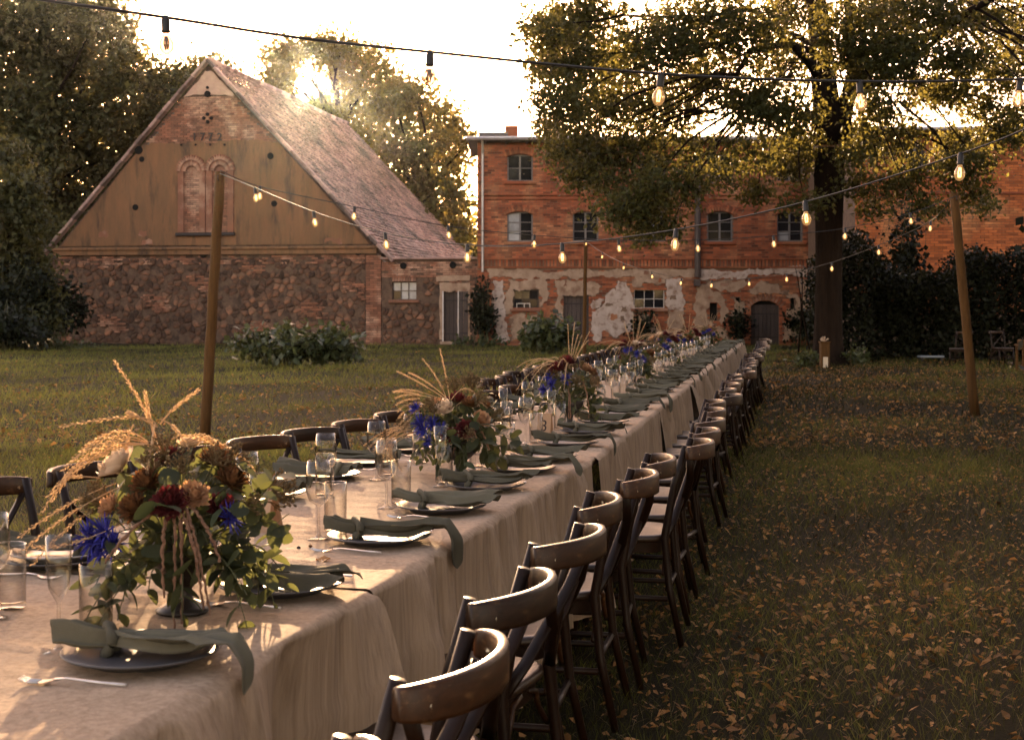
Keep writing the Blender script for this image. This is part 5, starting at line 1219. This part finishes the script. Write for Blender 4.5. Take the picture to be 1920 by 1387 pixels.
tree_at('dense tree between barn roof and brick house', 74, [(745, 190, 40, 44), (780, 180, 40, 36), (760, 240, 45, 42), (820, 220, 42, 44), (850, 250, 36, 40), (800, 280, 50, 40), (750, 300, 45, 40), (850, 310, 34, 40), (810, 340, 45, 36), (770, 350, 40, 34), (850, 370, 34, 36), (830, 410, 40, 34), (790, 400, 36, 30), (860, 430, 30, 30), (875, 270, 12, 24), (720, 200, 30, 30), (725, 330, 30, 30), (845, 460, 35, 26), (740, 385, 26, 26)], 720, .28, 62, m='leafsun', trunk=(800, 0), spread=.4, depth=3)
tree_at('tall dark tree at the corner above the barn eaves', 63, [(30, 40, 80, 60), (110, 30, 80, 50), (190, 40, 60, 45), (230, 90, 35, 35), (60, 120, 80, 60), (150, 120, 80, 60), (215, 150, 45, 45), (30, 200, 80, 60), (110, 210, 80, 60), (190, 220, 70, 50), (40, 290, 90, 60), (130, 300, 80, 60), (200, 300, 60, 50), (60, 380, 80, 60), (140, 380, 70, 50), (30, 450, 70, 60), (110, 450, 55, 45), (40, 520, 70, 50), (-60, 100, 80, 80), (-60, 260, 80, 80), (-60, 420, 80, 80), (80, -60, 120, 60), (200, -40, 70, 40), (-80, -60, 100, 70)], 1150, .27, 63, trunk=(60, 0), spread=.3)
tree_at('rounded tree rising right behind the barn gable'.replace(' right', ''), 66, [(280, 170, 55, 45), (330, 150, 50, 36), (370, 135, 40, 26), (405, 125, 24, 16), (300, 230, 60, 45), (250, 260, 50, 45), (340, 210, 50, 40), (230, 330, 55, 45), (270, 310, 50, 45), (180, 390, 55, 40), (150, 430, 50, 36), (265, 130, 25, 25), (420, 140, 16, 14), (380, 170, 40, 30)], 1050, .26, 64, trunk=(250, 0), spread=.36)
tree_at('mid green tree drooping over the barn corner at the lawn edge', 47.5, [(10, 300, 50, 40), (40, 350, 45, 40), (-10, 380, 70, 50), (50, 410, 45, 40), (20, 460, 60, 50), (60, 500, 36, 40), (0, 540, 70, 50), (50, 570, 50, 45), (80, 600, 36, 36), (10, 620, 70, 40), (75, 540, 30, 36)], 1500, .2, 65, trunk=(20, 0), spread=.25, depth=1.5)
# shrubs
def bush(name, label, x, y, wpx, hpx, D, n, size, m, seed, cat='bush', group=None, sub=8, spread=.12, dep=None, stems=18):
    c = on(x, y); c = Vector(((x-CX)*D/F, D, 0)); w, h = wpx*D/F, hpx*D/F; t = thing(name, label, cat, c, 0, group); r = random.Random(seed); dp = dep or w*.42
    b = MB(); cs = []; rs_ = []; ns = []
    k = 16
    for i in range(k):
        a = r.uniform(0, 6.3); q = math.sqrt(r.random())*.75; u, v = q*math.cos(a), q*math.sin(a); top = h*(1-.45*q*q)*r.uniform(.72, 1.0)
        cc = Vector((u*w/2, v*dp, top*.62)); cs.append(cc); rs_.append((w*.17, dp*.36, top*.40)); ns.append(n//k)
    for i in range(stems):
        a = r.uniform(0, 6.3); q = r.random()*.8; limb(b, (q*.3*w*math.cos(a), q*.3*dp*math.sin(a), -.02), (q*.5*w*math.cos(a), q*.8*dp*math.sin(a), h*r.uniform(.6, .95)), .014, .005, .1, 5, 5, r)
    b.build('stem', M['stem'], t, True)['kind'] = 'stuff'
    leaves('foliage', cs, rs_, ns, size, M[m], t, sub, spread, .45, seed, aspect=.8)
    return t
bush('leafy_bush', 'broad leafy bush on the lawn before the stone barn wall', 538, 690, 290, 94, 32.2, 3000, .17, 'leafbush', 71, dep=1.0)
bush('leafy_bush', 'leafy bush before the plank door of the brick house', 1025, 665, 125, 85, 41, 1500, .18, 'leafbush', 72, dep=.9)
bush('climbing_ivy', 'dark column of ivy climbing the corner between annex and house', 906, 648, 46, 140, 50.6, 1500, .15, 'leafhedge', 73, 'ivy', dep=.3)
bush('wall_plant', 'dark plant growing beside the arched door of the brick house', 1385, 648, 46, 95, 50.3, 700, .13, 'leafhedge', 74, 'plant', dep=.3)
bush('wall_plant', 'low plant against the white plaster patch of the house', 1205, 650, 50, 85, 50.3, 500, .14, 'leafhedge', 75, 'plant', dep=.3)
bush('wall_plant', 'plant at the house wall between arched door and tree trunk', 1500, 650, 60, 90, 50.0, 800, .14, 'leafhedge', 76, 'plant', dep=.4)
bush('ground_plant', 'pale tuft of leaves on the house side of the lime trunk', 1508, 686, 42, 28, 33.0, 120, .11, 'leafbush', 77, 'plant', dep=.2, stems=6)
bush('ground_plant', 'pale tuft of leaves on the hedge side of the lime trunk', 1606, 686, 40, 38, 33.2, 150, .11, 'leafbush', 78, 'plant', dep=.2, stems=6)
bush('shrub', 'dark shrub filling the corner under the tall tree', 20, 660, 200, 190, 46, 4200, .17, 'leafhedge', 79, dep=1.8)
bush('shrub', 'dark shrub at the outer edge of the lawn beside the tall tree', -10, 668, 190, 110, 43, 2600, .17, 'leafhedge', 84, dep=1.5)
bush('shrub', 'dark shrub at the barn corner under the trees', 110, 655, 110, 150, 50, 2200, .17, 'leafhedge', 80, dep=1.2)
bush('weed_patch', 'low weeds at the foot of the barn wall near the corner', 140, 662, 170, 14, 46.5, 500, .12, 'leafbush', 81, 'weeds', dep=.5, stems=4)
bush('weed_patch', 'low weeds along the wall below the ivy', 900, 652, 130, 16, 49.8, 400, .12, 'leafbush', 82, 'weeds', dep=.4, stems=4)
bush('garden_shrub', 'tall dark shrub in front of the orange wing', 1695, 690, 105, 340, 40.0, 2400, .15, 'leafhedge', 83, dep=1.0)
# hedge: a deep block of leaves with an uneven top
hd = thing('garden_hedge', 'tall dark clipped hedge along the edge of the lawn behind the leaning post', 'hedge', (12.2, 36, 0))
r = np.random.default_rng(90); N = 62000; u = r.uniform(-4.1, 9, N); v = r.beta(1.1, 2.2, N)*2.6; top = 2.75+.28*np.sin(u*1.7)+.2*np.sin(u*4.1+1)+.2*np.exp(-((u+3.4)/.9)**2)*1.8-.5*np.exp(-((u+1.6)/.5)**2)
front = .25*np.sin(u*2.3)+.2*np.sin(u*5.7+2)
w_ = r.beta(1.3, 1.0, N)*top; P = np.stack([u, v+front*(1-.3*w_/3)+.25*np.sin(w_*3+u), w_+r.normal(size=N)*.05], 1)
a = r.normal(size=(N, 3)); a[:, 1] -= .5; a /= np.linalg.norm(a, axis=1)[:, None]; b_ = np.cross(a, r.normal(size=(N, 3))); b_ /= np.linalg.norm(b_, axis=1)[:, None]; s = .13*r.uniform(.6, 1.3, N)[:, None]
V = np.stack([P, P+a*s*.5+b_*s*.33, P+a*s, P+a*s*.5-b_*s*.33], 1).reshape(-1, 3)
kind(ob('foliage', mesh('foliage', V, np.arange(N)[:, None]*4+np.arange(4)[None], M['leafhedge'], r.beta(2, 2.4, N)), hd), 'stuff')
b = MB()
for i in range(40):
    x = -4.4+i*.34+random.uniform(-.1, .1); limb(b, (x, 1.2+random.uniform(-.3, .3), -.05), (x+random.uniform(-.4, .4), 1.1, 2.5), .03, .01, .08, 6, 5)
b.build('stem', M['bark'], hd, True)['kind'] = 'stuff'
# far wood behind everything
r = np.random.default_rng(91); cl = []
for i in range(90): cl.append((Vector((-95+2*i+r.uniform(-1, 1), r.uniform(105, 125), r.uniform(.5, 6))), r.uniform(4.5, 6.5)))
leaves('far_wood', [c for c, _ in cl], [(q, q, q*.8) for _, q in cl], [1100]*90, .95, M['leafdark'], None, 14, .9, .2, 92)['label'] = 'distant dark wood behind the buildings'

# ------------------------------------------------------------------ unseen hedge and trees added to shade lawn, chairs and cloth
def added_shade_tree(label, x, y, h, rad, seed):
    t = thing('added_shade_tree', label, 'tree', (x, y, 0), 0, 'unseen trees added to shade the lawn'); r = random.Random(seed); bm = MB()
    limb(bm, (0, 0, -.1), (.2, .1, h*.75), .38, .12, .02, 9, 12, r); bm.build('trunk', M['bark'], t, True); cs = []; bm = MB()
    for i in range(26):
        d = vdir(r.uniform(0, 6.3), r.uniform(-.6, 1.5)); c = Vector((0, 0, h*.6))+Vector((d.x*rad, d.y*rad, d.z*h*.38))*r.uniform(.5, .95); cs.append(c); limb(bm, (0, 0, h*r.uniform(.3, .6)), c, .08, .02, .1, 6, 6, r)
    bm.build('bough', M['bark'], t, True); leaves('crown', cs, [(rad*.36, rad*.36, h*.15)]*26, [420]*26, .40, M['leafdark'], t, 14, .4, .3, seed)
def added_shade_hedge(label, x0, y0, x1, y1, h, n, seed):  # hedge out of view, added to keep side light off the table
    hd2 = thing('garden_hedge', label, 'hedge', (x0, y0, 0), 0, 'unseen hedge added to shade the lawn'); r2 = np.random.default_rng(seed); L = math.hypot(x1-x0, y1-y0); t = r2.random(n); w = r2.beta(1.2, 1.0, n)*(h+.3*np.sin(t*L*1.3)); o_ = r2.normal(size=n)*.45
    P2 = np.stack([(x1-x0)*t-(y1-y0)/L*o_, (y1-y0)*t+(x1-x0)/L*o_, w], 1); a_ = r2.normal(size=(n, 3)); a_ /= np.linalg.norm(a_, axis=1)[:, None]; b2 = np.cross(a_, r2.normal(size=(n, 3))); b2 /= np.linalg.norm(b2, axis=1)[:, None]; s2 = .24*r2.uniform(.6, 1.3, n)[:, None]
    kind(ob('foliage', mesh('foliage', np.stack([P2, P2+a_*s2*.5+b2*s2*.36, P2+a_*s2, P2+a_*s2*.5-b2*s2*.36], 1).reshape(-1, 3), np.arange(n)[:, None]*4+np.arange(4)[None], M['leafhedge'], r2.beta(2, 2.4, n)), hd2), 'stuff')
added_shade_hedge('tall unseen hedge added to shade the lawn, running back from the leaning post end', 11.2, 27, 9.6, -7, 3.4, 16000, 301)
for lab, x, y, h, sd_ in (('full unseen tree added to shade the lawn beyond the tree side chairs', 13.0, 8.5, 17, 201), ('second unseen tree added for shade on the lawn nearer the hedge', 17.0, 21, 17, 202),
                          ('unseen shade tree added behind the camera end of the table, lawn side', 8, -9, 15, 203), ('third unseen tree added for shade behind the long side hedge', 13.0, -.5, 17, 204), ('fourth unseen tree added for shade behind the long side hedge', 14.6, 15.5, 17, 205),
                          ('unseen shade tree added directly behind the camera end of the table', -3, -13, 15, 206)):
    added_shade_tree(lab, x, y, h, 6.2, sd_)

# ------------------------------------------------------------------ grass and fallen leaves
r = np.random.default_rng(100)
def spots(n, d0, d1, power, xl, xr):
    t = r.random(n)**power; d = d0+(d1-d0)*t; lo = np.maximum(-0.42*d-3.2, xl); hi = np.minimum(.42*d+2.8, xr); return np.stack([lo+(hi-lo)*r.random(n), d], 1)
def blades(name, P, h, w, tone, lean=.6):
    N = len(P); z = hgt(P[:, 0], P[:, 1])-.02; az = r.uniform(0, 6.3, N); la = r.uniform(0, 6.3, N); h = h*r.uniform(.5, 1.3, N)
    B = np.stack([P[:, 0], P[:, 1], z], 1); sx = np.stack([np.cos(az), np.sin(az), 0*az], 1)*w[:, None]; tip = B+np.stack([np.cos(la)*h*lean, np.sin(la)*h*lean, h], 1)
    mid = B+(tip-B)*.55+np.array([0, 0, 1])*h[:, None]*.12
    V = np.stack([B-sx, mid-sx*.3, tip, mid+sx], 1).reshape(-1, 3)
    return mesh(name, V, np.arange(N)[:, None]*4+np.arange(4)[None], M['grass'], tone)
def patch(P): return np.clip(.5+.2*np.sin(P[:, 0]*2.3-P[:, 1]*1.7+2*np.sin(P[:, 0]*.6))+.28*np.sin(P[:, 0]*.8+1.3*np.sin(P[:, 1]*.35))+.25*np.sin(P[:, 1]*1.1+P[:, 0]*.5)+r.normal(size=len(P))*.16, 0, 1)
P = np.concatenate([spots(270000, 1.6, 14, 1.2, -14, 14), spots(230000, 12, 50, 1.2, -22, 16)])
keep = r.random(len(P)) < .35+.65*patch(P); P = P[keep]
sc = np.clip(P[:, 1]/9, .8, 3.2); tuft = np.clip(.5+.5*np.sin(P[:, 0]*13+2*np.sin(P[:, 1]*5))*np.sin(P[:, 1]*11+2*np.sin(P[:, 0]*7))+r.normal(size=len(P))*.15, .1, 1.2)
kind(ob('grass', blades('grass', P, .09*sc**.3*(.25+tuft), .0026*sc**1.1, np.clip(patch(P)*.45+.25*tuft+.3*r.random(len(P))-.1-.24*(P[:, 0] > .215*P[:, 1]-.8)+.1*(P[:, 0] < .2*P[:, 1]-2), 0, 1))), 'stuff')['label'] = 'short uneven lawn grass round the table'  # tone also paints in shade on the tree side, light on the barn side
Pd = P[::6]; kind(ob('dry_grass', (lambda me: (me.materials.clear(), me.materials.append(M['drygrass']), me)[2])(blades('dry_grass', Pd+r.normal(size=Pd.shape)*.05, .07*sc[::6]**.3*r.uniform(.5, 1.2, len(Pd)), .0022*sc[::6]**1.1, r.random(len(Pd)), 1.6))), 'stuff')['label'] = 'dry straw coloured blades, pale as lit tips, among the lawn grass'  # dry blades whose pale colour also paints in brightly lit grass tips
def litter(n, d0, d1, power, xl, xr, size, dens):
    P = spots(n, d0, d1, power, xl, xr); P = P[r.random(len(P)) < dens(P)]; N = len(P)
    z = hgt(P[:, 0], P[:, 1])+r.uniform(-.008, .022, N); B = np.stack([P[:, 0], P[:, 1], z], 1); az = r.uniform(0, 6.3, N); s = size*np.clip(r.lognormal(-.1, .38, N), .35, 2.0)
    tl = r.normal(size=N)*.35; a = np.stack([np.cos(az), np.sin(az), tl], 1)*s[:, None]; t2 = r.normal(size=N)*.45; b_ = np.stack([-np.sin(az), np.cos(az), t2], 1)*s[:, None]*.62
    up = np.array([0, 0, 1])*s[:, None]*r.uniform(.05, .35, N)[:, None]
    V = np.stack([B-a*.5, B-a*.1+b_*.5+up, B+a*.28+b_*.35+up*.6, B+a*.6+up*.2, B+a*.28-b_*.35+up, B-a*.1-b_*.5+up*.5], 1).reshape(-1, 3)
    i = np.arange(N)[:, None]*6; Fq = np.concatenate([i+np.array([[0, 1, 2, 3]]), i+np.array([[0, 3, 4, 5]])], 1).reshape(-1, 4)
    return V, Fq, np.repeat(r.beta(1.6, 2.2, N), 2)
right_dense = lambda P: np.clip(np.where(P[:, 0] > .215*P[:, 1]-.8, .22+.95*np.clip(patch(P)-.15, 0, 1)**1.5+np.clip((P[:, 1]-14)/16, 0, .6), .22*patch(P)+.25*(P[:, 1] > 13)*(P[:, 1] < 26)), 0, 1)
V1, F1, T1 = litter(95000, 1.6, 16, 1.25, -12, 12, .0255, right_dense)
V2, F2, T2 = litter(60000, 14, 46, 1.2, -18, 15, .048, right_dense)
kind(ob('fallen_leaves', mesh('fallen_leaves', np.concatenate([V1, V2]), np.concatenate([F1, F2+len(V1)]), M['dleaf'], np.concatenate([T1, T2]))), 'stuff')['label'] = 'dry tan and orange leaves scattered over the lawn'
# ------------------------------------------------------------------ thin glow haze round the whole place, added to make the sun glow
HZ = MB().box((0, 300, 10.5), (830, 1230, 25)).build('haze', None); HZ['kind'] = 'stuff'; HZ['label'] = 'thin warm glow haze added for brightness round the low sun'
hm = bpy.data.materials.new('glow haze'); hm.use_nodes = True; ht = hm.node_tree; ht.nodes.remove(ht.nodes['Principled BSDF'])
hv = ht.nodes.new('ShaderNodeVolumePrincipled'); hv.inputs['Density'].default_value = .00005; hv.inputs['Anisotropy'].default_value = .92; hv.inputs['Color'].default_value = (.85, .95, 1, 1)
ht.links.new(hv.outputs[0], ht.nodes['Material Output'].inputs['Volume']); HZ.data.materials.append(hm)
